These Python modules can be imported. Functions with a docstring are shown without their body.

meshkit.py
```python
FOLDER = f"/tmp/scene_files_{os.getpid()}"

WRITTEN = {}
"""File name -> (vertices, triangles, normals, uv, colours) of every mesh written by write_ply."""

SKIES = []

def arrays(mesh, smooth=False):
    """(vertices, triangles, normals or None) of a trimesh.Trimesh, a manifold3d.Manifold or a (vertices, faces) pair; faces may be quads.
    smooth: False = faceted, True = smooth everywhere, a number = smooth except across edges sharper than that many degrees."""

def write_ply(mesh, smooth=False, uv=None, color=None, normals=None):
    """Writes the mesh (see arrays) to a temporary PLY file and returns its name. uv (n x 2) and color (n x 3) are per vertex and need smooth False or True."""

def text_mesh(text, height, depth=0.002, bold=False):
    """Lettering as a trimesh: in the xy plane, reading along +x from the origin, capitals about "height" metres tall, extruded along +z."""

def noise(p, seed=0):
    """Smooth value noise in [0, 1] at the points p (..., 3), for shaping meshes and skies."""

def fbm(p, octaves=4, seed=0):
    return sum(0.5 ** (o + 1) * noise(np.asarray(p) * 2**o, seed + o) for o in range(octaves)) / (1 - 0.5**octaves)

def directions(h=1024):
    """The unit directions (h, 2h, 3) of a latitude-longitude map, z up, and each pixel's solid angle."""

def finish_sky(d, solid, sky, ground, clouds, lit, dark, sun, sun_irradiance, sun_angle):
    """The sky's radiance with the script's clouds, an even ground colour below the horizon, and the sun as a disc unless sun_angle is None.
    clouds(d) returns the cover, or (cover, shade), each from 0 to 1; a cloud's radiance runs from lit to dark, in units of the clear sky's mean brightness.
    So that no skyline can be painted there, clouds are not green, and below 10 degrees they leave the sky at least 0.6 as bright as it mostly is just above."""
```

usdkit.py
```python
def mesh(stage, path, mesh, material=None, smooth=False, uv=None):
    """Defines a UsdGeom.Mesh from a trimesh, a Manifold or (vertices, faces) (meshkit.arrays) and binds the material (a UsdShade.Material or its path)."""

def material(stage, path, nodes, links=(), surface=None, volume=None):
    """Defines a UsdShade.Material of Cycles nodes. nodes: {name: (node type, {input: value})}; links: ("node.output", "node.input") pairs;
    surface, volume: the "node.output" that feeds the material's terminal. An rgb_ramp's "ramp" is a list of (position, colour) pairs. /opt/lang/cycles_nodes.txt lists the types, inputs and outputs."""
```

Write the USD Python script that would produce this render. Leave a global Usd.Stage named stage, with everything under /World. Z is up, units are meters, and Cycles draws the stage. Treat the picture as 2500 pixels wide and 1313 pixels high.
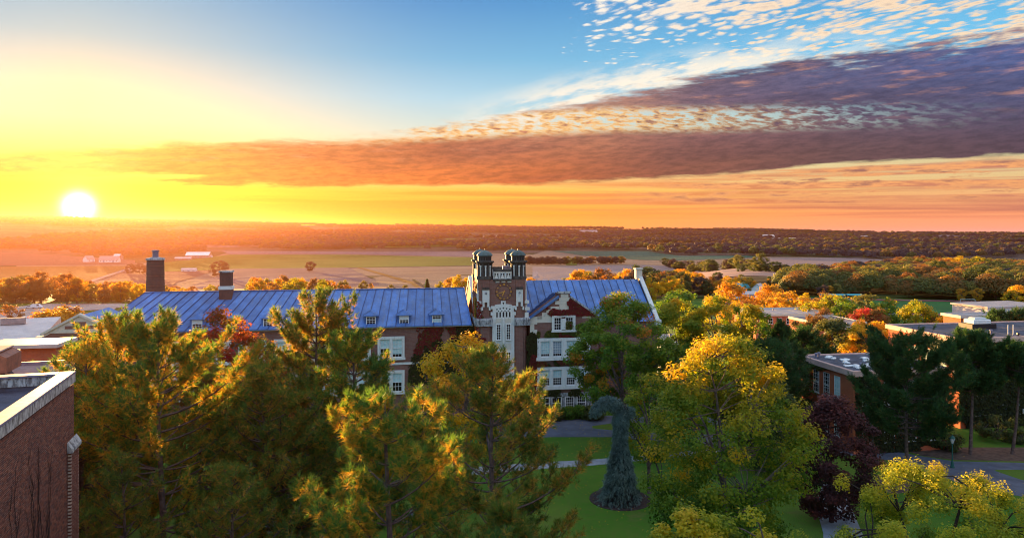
import math, numpy as np, trimesh, usdkit
from pxr import Usd, UsdGeom, UsdLux, UsdShade, Gf, Sdf, Vt
from meshkit import noise as vnoise, fbm

# ------------------------------------------------------------------ camera, sky, sun, exposure
stage = Usd.Stage.CreateInMemory()
UsdGeom.Xform.Define(stage, '/World')
UsdGeom.Scope.Define(stage, '/World/Looks')
F, HY, CX, EYE = 1800.0, 560.0, 1250.0, 25.0        # focal length in photo pixels, horizon row, centre column, eye height
cam = UsdGeom.Camera.Define(stage, '/World/camera')
cam.CreateHorizontalApertureAttr(36.0)
cam.CreateFocalLengthAttr(36.0 * F / 2500)
cam.CreateVerticalApertureOffsetAttr(-(656.5 - HY) / 2500 * 36.0)
cam.CreateClippingRangeAttr(Gf.Vec2f(0.5, 60000))
cam.AddTransformOp().Set(Gf.Matrix4d().SetRotate(Gf.Rotation(Gf.Vec3d(1, 0, 0), 90)) * Gf.Matrix4d().SetTranslate(Gf.Vec3d(0, 0, EYE)))
EXPOSURE = 2.4
cam.CreateExposureAttr(EXPOSURE)
SKY_STRENGTH = 0.15
SUN_EL, SUN_AZ = math.radians(1.5), math.atan2(192 - CX, F)
SUN_DIR = np.array([math.sin(SUN_AZ) * math.cos(SUN_EL), math.cos(SUN_AZ) * math.cos(SUN_EL), math.sin(SUN_EL)])
sun = UsdLux.DistantLight.Define(stage, '/World/sun')
sun.CreateNormalizeAttr(True)
sun.CreateIntensityAttr(1.25)
sun.CreateAngleAttr(0.5)
sun.CreateColorAttr(Gf.Vec3f(1.0, 0.56, 0.19))
sun.AddTransformOp().Set(Gf.Matrix4d().SetRotate(Gf.Rotation(Gf.Vec3d(0, 0, 1), Gf.Vec3d(*map(float, SUN_DIR)))))


class S:                                              # a socket of a shader node; arithmetic makes math nodes
    def __init__(s, g, ref): s.g, s.ref = g, ref
    def __add__(a, b): return a.g.math('add', a, b)
    __radd__ = __add__
    def __mul__(a, b): return a.g.math('multiply', a, b)
    __rmul__ = __mul__
    def __sub__(a, b): return a.g.math('subtract', a, b)
    def __rsub__(a, b): return a.g.math('subtract', b, a)
    def __truediv__(a, b): return a.g.math('divide', a, b)
    def __rtruediv__(a, b): return a.g.math('divide', b, a)


class G:                                              # collects the nodes of one material
    def __init__(s): s.nodes, s.links = {}, []
    def node(s, kind, out, **inp):
        name = f'n{len(s.nodes)}'
        vals = {}
        for k, v in inp.items():
            if isinstance(v, S): s.links.append((v.ref, f'{name}.{k}'))
            elif v is not None: vals[k] = v
        s.nodes[name] = (kind, vals)
        return S(s, f'{name}.{out}')
    def other(s, sock, out): return S(s, sock.ref.split('.')[0] + '.' + out)
    def math(s, op, a, b=None, c=None): return s.node('math', 'value', math_type=op, value1=a, value2=b, value3=c)
    def step(s, v, a, b, lo=0.0, hi=1.0):
        return s.node('map_range', 'result', range_type='smoothstep', value=v, from_min=a, from_max=b, to_min=lo, to_max=hi, clamp=True)
    def lin(s, v, a, b, lo=0.0, hi=1.0):
        return s.node('map_range', 'result', range_type='linear', value=v, from_min=a, from_max=b, to_min=lo, to_max=hi, clamp=True)
    def mix(s, f, a, b, how='mix'): return s.node('mix', 'color', mix_type=how, fac=f, color1=a, color2=b)
    def ramp(s, f, stops): return s.node('rgb_ramp', 'color', fac=f, ramp=stops)
    def xyz(s, x, y, z=0.0): return s.node('combine_xyz', 'vector', x=x, y=y, z=z)
    def split(s, v):
        n = s.node('separate_xyz', 'x', vector=v)
        return n, s.other(n, 'y'), s.other(n, 'z')
    def rgb(s, c):
        n = s.node('separate_color', 'r', color_type='rgb', color=c)
        return n, s.other(n, 'g'), s.other(n, 'b')
    def noise(s, v, scale=1.0, detail=3.0, rough=0.5, dist=0.0, out='fac', w=None):
        return s.node('noise_texture', out, vector=v, scale=scale, detail=detail, roughness=rough, distortion=dist)
    def build(s, name, surface=None, volume=None):
        return usdkit.material(stage, f'/World/Looks/{name}', s.nodes, s.links, surface=surface.ref if surface else None, volume=volume.ref if volume else None)


def lin3(*c):                                         # an sRGB colour (0..255) as linear light
    c = np.array(c, float) / 255
    return tuple(float(x) for x in np.where(c < .04045, c / 12.92, ((c + .055) / 1.055) ** 2.4))


def az_el(px, py):
    u, v = (px - CX) / F, (HY - py) / F
    a = math.atan(u)
    return math.degrees(a), math.degrees(math.atan(v * math.cos(a)))


def make_sky():
    g = G()
    k = 1.06 / (SKY_STRENGTH * 2 ** EXPOSURE)          # turns a colour as seen in the picture into radiance
    x, y, z = g.split(g.node('texture_coordinate', 'generated'))
    el = g.math('degrees', g.math('arcsine', z))
    az = g.math('degrees', g.math('arctan2', x, y))
    d = SUN_DIR / np.hypot(*SUN_DIR[:2])
    flat = g.math('sqrt', x * x + y * y + 1e-6)
    away = g.math('degrees', g.math('arccosine', g.math('minimum', g.math('maximum', (x * float(d[0]) + y * float(d[1])) / flat, -1.0), 1.0)))
    ang = g.math('degrees', g.math('arccosine', g.math('minimum', x * float(SUN_DIR[0]) + y * float(SUN_DIR[1]) + z * float(SUN_DIR[2]), 0.9999999)))
    # clear sky: colour by height above the horizon, in three columns by the angle away from the sun
    hs = [0, 1.2, 3, 5, 7.5, 10, 13, 17.3, 30, 90]
    cols = [[(255, 180, 0), (255, 212, 0), (255, 228, 10), (255, 234, 84), (250, 234, 160), (218, 216, 180), (154, 192, 198), (104, 172, 206), (96, 160, 212), (90, 150, 210)],
            [(255, 148, 40), (255, 160, 36), (255, 190, 78), (250, 226, 165), (206, 222, 210), (166, 210, 228), (112, 180, 218), (70, 146, 204), (84, 150, 212), (84, 145, 210)],
            [(252, 168, 148), (252, 160, 112), (228, 184, 126), (216, 210, 160), (176, 210, 204), (146, 204, 226), (108, 192, 234), (78, 160, 214), (84, 150, 212), (84, 145, 210)]]
    f = g.math('sqrt', g.math('maximum', el / 90.0, 0.0))
    ramps = [g.ramp(f, [(math.sqrt(h / 90), lin3(*c)) for h, c in zip(hs, col)]) for col in cols]
    grad = g.mix(g.step(away, 24, 66), g.mix(g.step(away, -4, 27), ramps[0], ramps[1]), ramps[2])
    phys = g.node('sky_texture', 'color', sky_type='single_scattering', sun_disc=False, sun_elevation=SUN_EL, sun_rotation=SUN_AZ)
    col = g.mix(0.985, g.mix(1.0, phys, (SKY_STRENGTH * 2 ** EXPOSURE * 1.15,) * 3, 'multiply'), grad)
    # the curves that bound the cloud bank, as heights over azimuth
    def curves(*lists):
        xs = np.linspace(-40, 40, 33)
        tab = [np.interp(xs, *np.array(sorted(az_el(*p) for p in l)).T) / 20 for l in lists]
        return g.rgb(g.ramp(g.lin(az, -40, 40), [((xx + 40) / 80, tuple(c)) for xx, c in zip(xs, np.array(tab).T)]))
    up, low, brk = curves([(0, 372), (120, 356), (300, 346), (420, 338), (800, 336), (1000, 316), (1200, 292), (1350, 252), (1600, 200), (1900, 150), (2200, 112), (2500, 84)],
                          [(0, 470), (300, 462), (700, 458), (1250, 452), (1550, 440), (1800, 424), (2000, 402), (2250, 392), (2500, 382)],
                          [(0, 380), (600, 345), (1000, 318), (1250, 303), (1500, 292), (1800, 290), (2100, 282), (2500, 275)])
    up, low, brk = up * 20.0, low * 20.0, brk * 20.0
    streak = g.noise(g.xyz(az * 0.055, (el - low) * 0.62 - az * 0.012, 3.0), 1.0, 5, 0.6)
    fine = g.noise(g.xyz(az * 0.30, el * 1.9, 7.0), 1.0, 5, 0.62)
    # ripples of the small clouds live on a flat layer far overhead
    inv = 1.0 / (z + 0.045)
    px_, py_ = x * inv, y * inv
    ca, sa = math.cos(0.62), math.sin(0.62)
    ra, rb = px_ * ca + py_ * sa, py_ * ca - px_ * sa
    warp = g.noise(g.xyz(ra, rb, 0.0), 1.6, 2, 0.5, out='color')
    wx, wy, _ = g.rgb(warp)
    puffs = g.noise(g.xyz(ra * 12.5 + wx * 2.4, rb * 7.6 + wy * 2.4, 1.0), 1.0, 4.0, 0.56)
    vor = g.node('voronoi_texture', 'distance', feature='smooth_f1', vector=g.xyz(ra * 21.0 + wx * 3.6 + puffs * 1.5, rb * 15.0 + wy * 3.6 + puffs * 1.5, 0.0), scale=1.0, smoothness=0.35, randomness=0.85)
    puffs = puffs * 0.62 + (0.62 - vor) * 0.55
    frill = g.noise(g.xyz(ra * 46.0 + wx * 4.0, rb * 34.0 + wy * 4.0, 4.0), 1.0, 3, 0.6)
    puffs = puffs + (frill - 0.5) * 0.22
    patch = g.noise(g.xyz(ra * 1.15, rb * 0.55, 9.0), 1.0, 3, 0.5)
    lace = g.noise(g.xyz(az * 0.95 + fine * 1.5, (el - brk) * 3.3 + az * 0.30, 2.0), 1.0, 4, 0.6)
    # --- high small clouds, upper right, plus unseen overhead cover thickened to brighten the ground
    high = g.step(el, 45, 25) * g.step(el + az * 0.10 - 11.0, -1.0, 2.6) * g.step(az - el * 0.45, -7.5, 0.5)
    rest = g.step(el, 18, 34)
    field = g.math('maximum', high, rest * 1.0)
    c1 = g.step(puffs + (patch - 0.5) * 1.25 + (field - 1.0) * 0.75, 0.29, 0.53)
    shade1 = g.step(puffs + (patch - 0.5) * 0.7, 0.48, 0.76) * g.step(az + el * 1.0, 20, 55) * g.step(el, 30, 19)
    lit1 = g.mix(g.step(az, -2, 26), lin3(255, 250, 238), lin3(255, 222, 182))
    col = g.mix(c1 * 0.92, col, g.mix(shade1 * 0.85, lit1, lin3(150, 136, 148)))
    # --- a thin bright veil over the upper edge of the bank
    veil = g.step(el - up, 2.6, 0.0) * g.step(el - up, -2.5, 0.3) * g.step(az, -7, 4) * g.step(az, 34, 12)
    vn = g.noise(g.xyz(az * 0.22, (el - up) * 0.9, 5.0), 1.0, 4, 0.6)
    col = g.mix(veil * g.step(vn, 0.36, 0.58), col, lin3(255, 243, 222))
    # --- low streaks between the bank and the horizon
    s2 = g.noise(g.xyz(az * 0.035, el * 1.75 + az * 0.006, 11.0), 1.0, 5, 0.6)
    lowmask = g.step(el - low, 0.3, -0.5) * g.step(el, 0.4, 1.3)
    lowc = g.ramp(g.lin(az, -40, 40), [(0.0, lin3(255, 226, 40)), (0.2, lin3(255, 196, 30)), (0.5, lin3(240, 150, 70)), (0.75, lin3(205, 128, 92)), (1.0, lin3(190, 118, 104))])
    col = g.mix(lowmask * g.step(s2, 0.40, 0.58) * 0.9, col, lowc)
    fl = g.step(fine * 0.6 + s2 * 0.4, 0.47, 0.55) * g.step(az, 3, 18) * g.step(el - low, 0.25, -0.5) * g.step(el, 1.5, 2.6)
    col = g.mix(fl * 0.9, col, g.mix(g.step(fine, 0.5, 0.68), lin3(246, 172, 110), lin3(150, 104, 96)))
    # --- the long bank
    b = (el - low) / (up - low)
    edge = (fine - 0.5) * 1.2 + (streak - 0.5) * 1.5
    cover = g.step(el - low + edge * 0.55, -0.10, 0.22) * g.step(up - el + edge * g.lin(az, -25, 20, 1.0, 2.2), -0.15, 0.75)
    gap = g.step(az, -17, -31) * 0.30 + g.step(az, 2, -20) * g.step(b, 0.45, 0.2) * 0.28 + 0.02
    cover = cover * g.step(streak + fine * 0.55 - gap * 0.85, 0.34, 0.52)
    zone = g.step(g.math('absolute', el - brk), 1.25, 0.25) * g.step(az, -17, -3) * g.step(az, 36, 14)
    hole = zone * g.step(lace, 0.55, 0.40) * 0.9
    cover = cover * (1.0 - hole)
    lo_c = g.ramp(g.lin(az, -40, 40), [(0.05, lin3(255, 196, 20)), (0.18, lin3(246, 158, 40)), (0.28, lin3(238, 146, 62)), (0.42, lin3(214, 118, 60)), (0.52, lin3(180, 98, 60)), (0.65, lin3(128, 80, 70)), (0.8, lin3(92, 68, 76)), (0.95, lin3(70, 58, 80))])
    hi_c = g.ramp(g.lin(az, -40, 40), [(0.05, lin3(255, 222, 90)), (0.18, lin3(240, 164, 66)), (0.28, lin3(214, 130, 72)), (0.42, lin3(160, 98, 72)), (0.50, lin3(160, 110, 92)), (0.58, lin3(172, 126, 106)), (0.68, lin3(98, 86, 108)), (0.8, lin3(78, 84, 124)), (0.95, lin3(76, 94, 148))])
    bank = g.mix(g.step(b, 0.05, 0.95), lo_c, hi_c)
    bank = g.mix(g.step(streak, 0.38, 0.66) * 0.62, bank, g.mix(0.55, bank, lin3(58, 46, 64)))
    bank = g.mix(g.step(fine, 0.52, 0.75) * g.step(b, 0.3, 0.6) * 0.5, bank, lin3(214, 150, 118))
    mott = g.noise(g.xyz(az * 0.75 + el * 0.5, el * 3.4 - az * 0.25, 17.0), 1.0, 5, 0.65)
    bank = g.mix(g.step(mott, 0.42, 0.62) * 0.62, bank, g.mix(1.0, bank, (1.55, 1.38, 1.25), 'multiply'))
    bank = g.mix(g.step(mott, 0.50, 0.36) * 0.34, bank, g.mix(1.0, bank, (0.55, 0.55, 0.62), 'multiply'))
    gold = g.math('minimum', zone * 1.4, 1.0) * g.step(lace, 0.70, 0.50) * g.step(az, 26, 6)
    bank = g.mix(gold * 0.85, bank, lin3(255, 204, 128))
    col = g.mix(cover * 0.97, col, bank)
    # --- the sun burning through the haze above the hills
    col = g.mix(1.0, col, g.mix(1.0, (1.0, 0.72, 0.10), g.xyz(*(g.math('exponent', ang * -0.60) * 1.3,) * 3), 'multiply'), 'add')
    wide = g.math('exponent', ang * -0.15) * 0.45 * g.step(el, 1.5, 8.5)
    col = g.mix(1.0, col, g.mix(1.0, (1.0, 0.86, 0.48), g.xyz(wide, wide, wide), 'multiply'), 'add')
    disc = g.math('exponent', ang * ang * -2.1) * 0.8
    col = g.mix(1.0, col, g.mix(1.0, (1.0, 0.93, 0.62), g.xyz(*(disc * 9.0,) * 3), 'multiply'), 'add')
    col = g.mix(g.step(el, -0.2, -4.0), col, lin3(120, 90, 70))
    out = g.mix(1.0, col, (k, k, k), 'multiply')
    return g.build('sky_light', g.node('background_shader', 'background', color=out, strength=SKY_STRENGTH))


sky = UsdLux.DomeLight.Define(stage, '/World/sky')
UsdShade.MaterialBindingAPI.Apply(sky.GetPrim()).Bind(make_sky())

# ------------------------------------------------------------------ helpers
rng = np.random.default_rng(11)
COUNT = {}


def free_path(name, parent=None):
    base = (str(parent.GetPath()) if parent else '/World') + '/' + name
    n = COUNT.get(base, 0)
    COUNT[base] = n + 1
    return base if n == 0 else f'{base}_{n:03d}'


def tag(p, label=None, cat=None, group=None, kind=None):
    for k, v in (('label', label), ('category', cat), ('group', group), ('kind', kind)):
        if v: p.SetCustomDataByKey(k, v)
    return p


def thing(name, label, cat, loc=(0, 0, 0), rotz=0.0, group=None):
    x = UsdGeom.Xform.Define(stage, free_path(name))
    x.AddTranslateOp().Set(Gf.Vec3d(*map(float, loc)))
    if rotz: x.AddRotateZOp().Set(math.degrees(rotz))
    return tag(x.GetPrim(), label, cat, group)


class MB:                                             # gathers triangles of one mesh
    def __init__(s): s.v, s.f, s.t, s.n = [], [], [], 0
    def add(s, v, f, tint=None):
        v, f = np.asarray(v, float).reshape(-1, 3), np.asarray(f, int)
        if f.ndim == 2 and f.shape[1] == 4: f = np.vstack([f[:, [0, 1, 2]], f[:, [0, 2, 3]]])
        s.v.append(v); s.f.append(f + s.n); s.n += len(v)
        s.t.append(np.broadcast_to(0.5 if tint is None else tint, (len(v),)).astype(float))
        return s
    def box(s, a, b):                                 # between two corners
        a, b = np.minimum(a, b), np.maximum(a, b)
        c = np.array([[i, j, k] for i in (0, 1) for j in (0, 1) for k in (0, 1)], float)
        q = [[0, 1, 3, 2], [4, 6, 7, 5], [0, 4, 5, 1], [2, 3, 7, 6], [0, 2, 6, 4], [1, 5, 7, 3]]
        return s.add(a + c * (b - a), q)
    def bevel(s, a, b, r=0.02):                       # a box with chamfered upright and top edges
        a, b = np.minimum(a, b).astype(float), np.maximum(a, b).astype(float)
        def ring(i, z):
            x0, y0, x1, y1 = a[0] + i, a[1] + i, b[0] - i, b[1] - i
            return [(x0 + r, y0, z), (x1 - r, y0, z), (x1, y0 + r, z), (x1, y1 - r, z), (x1 - r, y1, z), (x0 + r, y1, z), (x0, y1 - r, z), (x0, y0 + r, z)]
        v = ring(0, a[2]) + ring(0, b[2] - r) + ring(r, b[2])
        f = [[k * 8 + i, k * 8 + (i + 1) % 8, (k + 1) * 8 + (i + 1) % 8, (k + 1) * 8 + i] for k in range(2) for i in range(8)]
        s.add(v, f)
        return s.add(v[16:], [[0, i, i + 1] for i in range(1, 7)])
    def prism(s, poly, y0, y1, axis='y'):             # a polygon (x, z) drawn out along y (or (y, z) along x, or (x, y) along z)
        from shapely.geometry import Polygon
        p = Polygon(poly)
        if not p.exterior.is_ccw: p = Polygon(list(p.exterior.coords)[::-1])
        m = trimesh.creation.extrude_polygon(p, abs(y1 - y0), engine='earcut')
        v = np.array(m.vertices); lo = min(y0, y1)
        if axis == 'y': v = np.column_stack([v[:, 0], lo + v[:, 2], v[:, 1]]); f = m.faces[:, ::-1]
        elif axis == 'x': v = np.column_stack([lo + v[:, 2], v[:, 0], v[:, 1]]); f = m.faces
        else: v = np.column_stack([v[:, 0], v[:, 1], lo + v[:, 2]]); f = m.faces
        return s.add(v, f)
    def tube(s, pts, rad, sides=6, cap=True, tint=None):
        p = np.asarray(pts, float); n = len(p)
        rad = np.broadcast_to(rad, (n,))
        t = np.gradient(p, axis=0); t /= np.linalg.norm(t, axis=1, keepdims=True) + 1e-12
        ref = np.array([0, 0, 1.0]) if np.abs(t[:, 2]).mean() < 0.8 else np.array([1.0, 0, 0])
        a = np.cross(t, ref); a /= np.linalg.norm(a, axis=1, keepdims=True) + 1e-12
        b = np.cross(t, a)
        w = np.arange(sides) * 2 * np.pi / sides
        v = p[:, None] + rad[:, None, None] * (np.cos(w)[None, :, None] * a[:, None] + np.sin(w)[None, :, None] * b[:, None])
        i, j = np.meshgrid(np.arange(n - 1), np.arange(sides), indexing='ij')
        q = np.stack([i * sides + j, i * sides + (j + 1) % sides, (i + 1) * sides + (j + 1) % sides, (i + 1) * sides + j], -1).reshape(-1, 4)
        v = v.reshape(-1, 3)
        s.add(v, q, tint)
        if cap and sides > 4:
            e = s.n - len(v) + (n - 1) * sides
            s.f.append(np.array([[e, e + k, e + k + 1] for k in range(1, sides - 1)]))
        return s
    def lathe(s, prof, c=(0, 0, 0), sides=8, turn=None):   # profile of (radius, z)
        w = np.arange(sides) * 2 * np.pi / sides + (np.pi / sides if turn is None else turn)
        v = np.array([[c[0] + r * math.cos(a), c[1] + r * math.sin(a), c[2] + z] for r, z in prof for a in w])
        n = len(prof)
        q = [[k * sides + i, k * sides + (i + 1) % sides, (k + 1) * sides + (i + 1) % sides, (k + 1) * sides + i] for k in range(n - 1) for i in range(sides)]
        s.add(v, q)
        s.f.append(np.array([[s.n - sides, s.n - sides + k, s.n - sides + k + 1] for k in range(1, sides - 1)]))
        return s
    def arrays(s): return np.vstack(s.v), np.vstack([np.asarray(x, int).reshape(-1, 3) for x in s.f]), np.concatenate(s.t)


def write_mesh(path, mb, mat, smooth=False, tint=False):
    v, f, t = mb.arrays() if isinstance(mb, MB) else mb
    m = usdkit.mesh(stage, path, (v, f), f'/World/Looks/{mat}', smooth=smooth) if smooth else None
    if m is None:
        m = UsdGeom.Mesh.Define(stage, path)
        m.CreatePointsAttr(Vt.Vec3fArray.FromNumpy(np.ascontiguousarray(v, np.float32)))
        m.CreateFaceVertexCountsAttr(Vt.IntArray.FromNumpy(np.full(len(f), 3, np.int32)))
        m.CreateFaceVertexIndicesAttr(Vt.IntArray.FromNumpy(np.ascontiguousarray(f, np.int32).ravel()))
        m.CreateSubdivisionSchemeAttr('none')
        UsdShade.MaterialBindingAPI.Apply(m.GetPrim()).Bind(UsdShade.Material.Get(stage, f'/World/Looks/{mat}'))
    if tint:
        UsdGeom.PrimvarsAPI(m).CreatePrimvar('tint', Sdf.ValueTypeNames.FloatArray, 'vertex').Set(Vt.FloatArray.FromNumpy(np.ascontiguousarray(t, np.float32)))
    return m.GetPrim()


def part(parent, name, mb, mat, label=None, smooth=False, kind=None, tint=False):
    return tag(write_mesh(free_path(name, parent), mb, mat, smooth, tint), label, kind=kind)


def obj(name, mb, mat, label=None, cat=None, group=None, kind=None, smooth=False, tint=False):
    return tag(write_mesh(free_path(name), mb, mat, smooth, tint), label, cat, group, kind)


# ------------------------------------------------------------------ materials
def simple(name, color, rough=0.7, metallic=0.0, var=0.25, scale=3.0, spec=0.4, bump=0.0, bscale=20.0, color2=None):
    g = G()
    pos = g.node('geometry', 'position')
    n = g.noise(pos, scale, 4, 0.6)
    c = g.mix(g.step(n, 0.3, 0.7), tuple(np.array(color) * (1 - var)), color2 or tuple(np.minimum(np.array(color) * (1 + var), 1)))
    nrm = None
    if bump:
        nrm = g.node('bump', 'normal', height=g.noise(pos, bscale, 4, 0.6), strength=bump, distance=0.03)
    return g.build(name, g.node('principled_bsdf', 'BSDF', base_color=c, roughness=rough, metallic=metallic, specular_ior_level=spec, normal=nrm))


def brick_mat(name, c1, c2, mortar, bw=0.22, bh=0.075, ms=0.010, rough=0.85):
    g = G()
    x, y, z = g.split(g.node('texture_coordinate', 'object'))
    b = g.node('brick_texture', 'color', vector=g.xyz(x + y, z, 0.0), color1=c1, color2=c2, mortar=mortar, scale=1.0, mortar_size=ms, mortar_smooth=0.1, bias=0.0, brick_width=bw, row_height=bh)
    big = g.noise(g.node('geometry', 'position'), 0.35, 5, 0.65)
    c = g.mix(g.step(big, 0.3, 0.72) * 0.5, b, g.mix(1.0, b, (0.55, 0.55, 0.6), 'multiply'))
    nrm = g.node('bump', 'normal', height=g.other(b, 'fac'), strength=0.5, distance=0.01, invert=True)
    return g.build(name, g.node('principled_bsdf', 'BSDF', base_color=c, roughness=rough, specular_ior_level=0.25, normal=nrm))


def leaf_mat(name, ramp, trans=0.35, rough=0.55, sheen=0.3):
    g = G()
    t = g.node('attribute', 'fac', attribute='tint')
    c = g.ramp(t, ramp)
    d = g.node('principled_bsdf', 'BSDF', base_color=c, roughness=rough, specular_ior_level=sheen)
    tr = g.node('translucent_bsdf', 'BSDF', color=g.mix(1.0, c, (1.5, 1.35, 0.8), 'multiply'))
    return g.build(name, g.node('mix_closure', 'closure', fac=trans, closure1=d, closure2=tr))


def grime_mat(name, color, dark, lo=0.42, hi=0.70, scale=1.4, rough=0.75):     # pale stone or paint with rain streaks of its own
    g = G()
    x, y, z = g.split(g.node('geometry', 'position'))
    n = g.noise(g.xyz(x * 2.2, y * 2.2, z * 0.55), scale, 5, 0.68)
    f = g.noise(g.xyz(x, y, z), 9.0, 3, 0.6)
    c = g.mix(g.step(n, lo, hi), color, dark)
    c = g.mix(g.step(f, 0.35, 0.75) * 0.25, c, tuple(np.array(color) * 0.7))
    return g.build(name, g.node('principled_bsdf', 'BSDF', base_color=c, roughness=rough, specular_ior_level=0.3, normal=g.node('bump', 'normal', height=f, strength=0.25, distance=0.02)))


def roof_metal(name, color):
    g = G()
    pos = g.node('geometry', 'position')
    x, y, z = g.split(pos)
    n = g.noise(pos, 0.8, 5, 0.65)
    run = g.noise(g.xyz(x * 1.6, y * 0.25, z * 0.25), 1.6, 5, 0.65)
    s = g.noise(pos, 7.0, 3, 0.6)
    own = g.node('object_info', 'random')
    c = g.mix(g.step(n, 0.3, 0.7), tuple(np.array(color) * 0.78), tuple(np.array(color) * 1.18))
    c = g.mix(g.step(run, 0.45, 0.68) * 0.45, c, (0.15, 0.20, 0.27))
    c = g.mix(g.step(s, 0.58, 0.75) * 0.30, c, tuple(np.array(color) * 0.5))
    v = g.lin(own, 0, 1, 0.80, 1.16)
    c = g.mix(1.0, c, g.xyz(v, v, v), 'multiply')
    return g.build(name, g.node('principled_bsdf', 'BSDF', base_color=c, metallic=0.25, roughness=g.lin(run, 0.2, 0.8, 0.40, 0.66), specular_ior_level=0.5))


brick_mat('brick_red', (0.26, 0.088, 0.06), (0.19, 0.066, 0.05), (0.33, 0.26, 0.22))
brick_mat('brick_orange_lit', (0.66, 0.165, 0.065), (0.56, 0.125, 0.055), (0.56, 0.32, 0.22), ms=0.004)  # orange raised: warm sunlight on the walls is put into the colour
brick_mat('brick_brown', (0.19, 0.075, 0.052), (0.14, 0.055, 0.04), (0.15, 0.11, 0.09))
simple('mortar', (0.60, 0.49, 0.41), 0.9, var=0.3, scale=2.0)
for k_, c_ in enumerate([(0.17, 0.052, 0.033), (0.13, 0.042, 0.030), (0.20, 0.068, 0.040), (0.095, 0.035, 0.03)]):
    simple(f'single_brick_{"abcd"[k_]}', c_, 0.85, var=0.35, scale=9.0, bump=0.4, bscale=60.0)
grime_mat('stone_white', (0.72, 0.74, 0.70), (0.42, 0.44, 0.43), 0.5, 0.78)
grime_mat('stone_grey', (0.46, 0.48, 0.49), (0.10, 0.10, 0.11), 0.42, 0.62, 2.2)
grime_mat('stone_dark', (0.085, 0.08, 0.07), (0.03, 0.03, 0.028), 0.4, 0.65, 2.0)
grime_mat('stone_cream', (0.66, 0.62, 0.52), (0.45, 0.42, 0.36), 0.5, 0.8)
grime_mat('coping_stained', (0.55, 0.54, 0.53), (0.12, 0.11, 0.11), 0.40, 0.60, 3.5)
roof_metal('roof_blue', (0.075, 0.20, 0.50))
simple('roof_seam', (0.022, 0.055, 0.15), 0.6, 0.1, 0.3)  # darker than the panels: shadow line of the ribs put into the colour
roof_metal('copper_green', (0.06, 0.10, 0.09))
simple('flashing', (0.20, 0.185, 0.25), 0.6, 0.2, 0.25)
simple('membrane_dark', (0.085, 0.09, 0.125), 0.7, var=0.4, scale=0.9, bump=0.2, bscale=4.0)
simple('coping_pink', (0.70, 0.44, 0.36), 0.7, var=0.15, scale=1.5)
simple('membrane_white', (0.54, 0.46, 0.43), 0.6, var=0.12, scale=0.5)  # pinkish base stands in for sun glare on these roofs
simple('membrane_tan', (0.38, 0.28, 0.26), 0.8, var=0.25, scale=0.9)
simple('paint_white', (0.78, 0.79, 0.77), 0.5, var=0.08)
simple('paint_teal', (0.05, 0.36, 0.40), 0.5, var=0.1)
simple('paint_green', (0.012, 0.085, 0.07), 0.4, var=0.15)
simple('paint_black', (0.012, 0.012, 0.014), 0.4, var=0.2)
simple('paint_lilac', (0.52, 0.48, 0.62), 0.5, var=0.1)
simple('gold', (0.85, 0.48, 0.09), 0.35, 0.6, 0.1)
simple('blind_cyan', (0.50, 0.70, 0.70), 0.8, var=0.1)
simple('blind_grey', (0.30, 0.36, 0.42), 0.8, var=0.1)
simple('inside_dark', (0.012, 0.011, 0.012), 0.6, var=0.3)
simple('rust_metal', (0.24, 0.10, 0.065), 0.6, 0.2, 0.25, 2.0)
simple('frosted', (0.62, 0.66, 0.66), 0.25, var=0.05)
simple('tyre', (0.02, 0.02, 0.02), 0.8)
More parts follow.
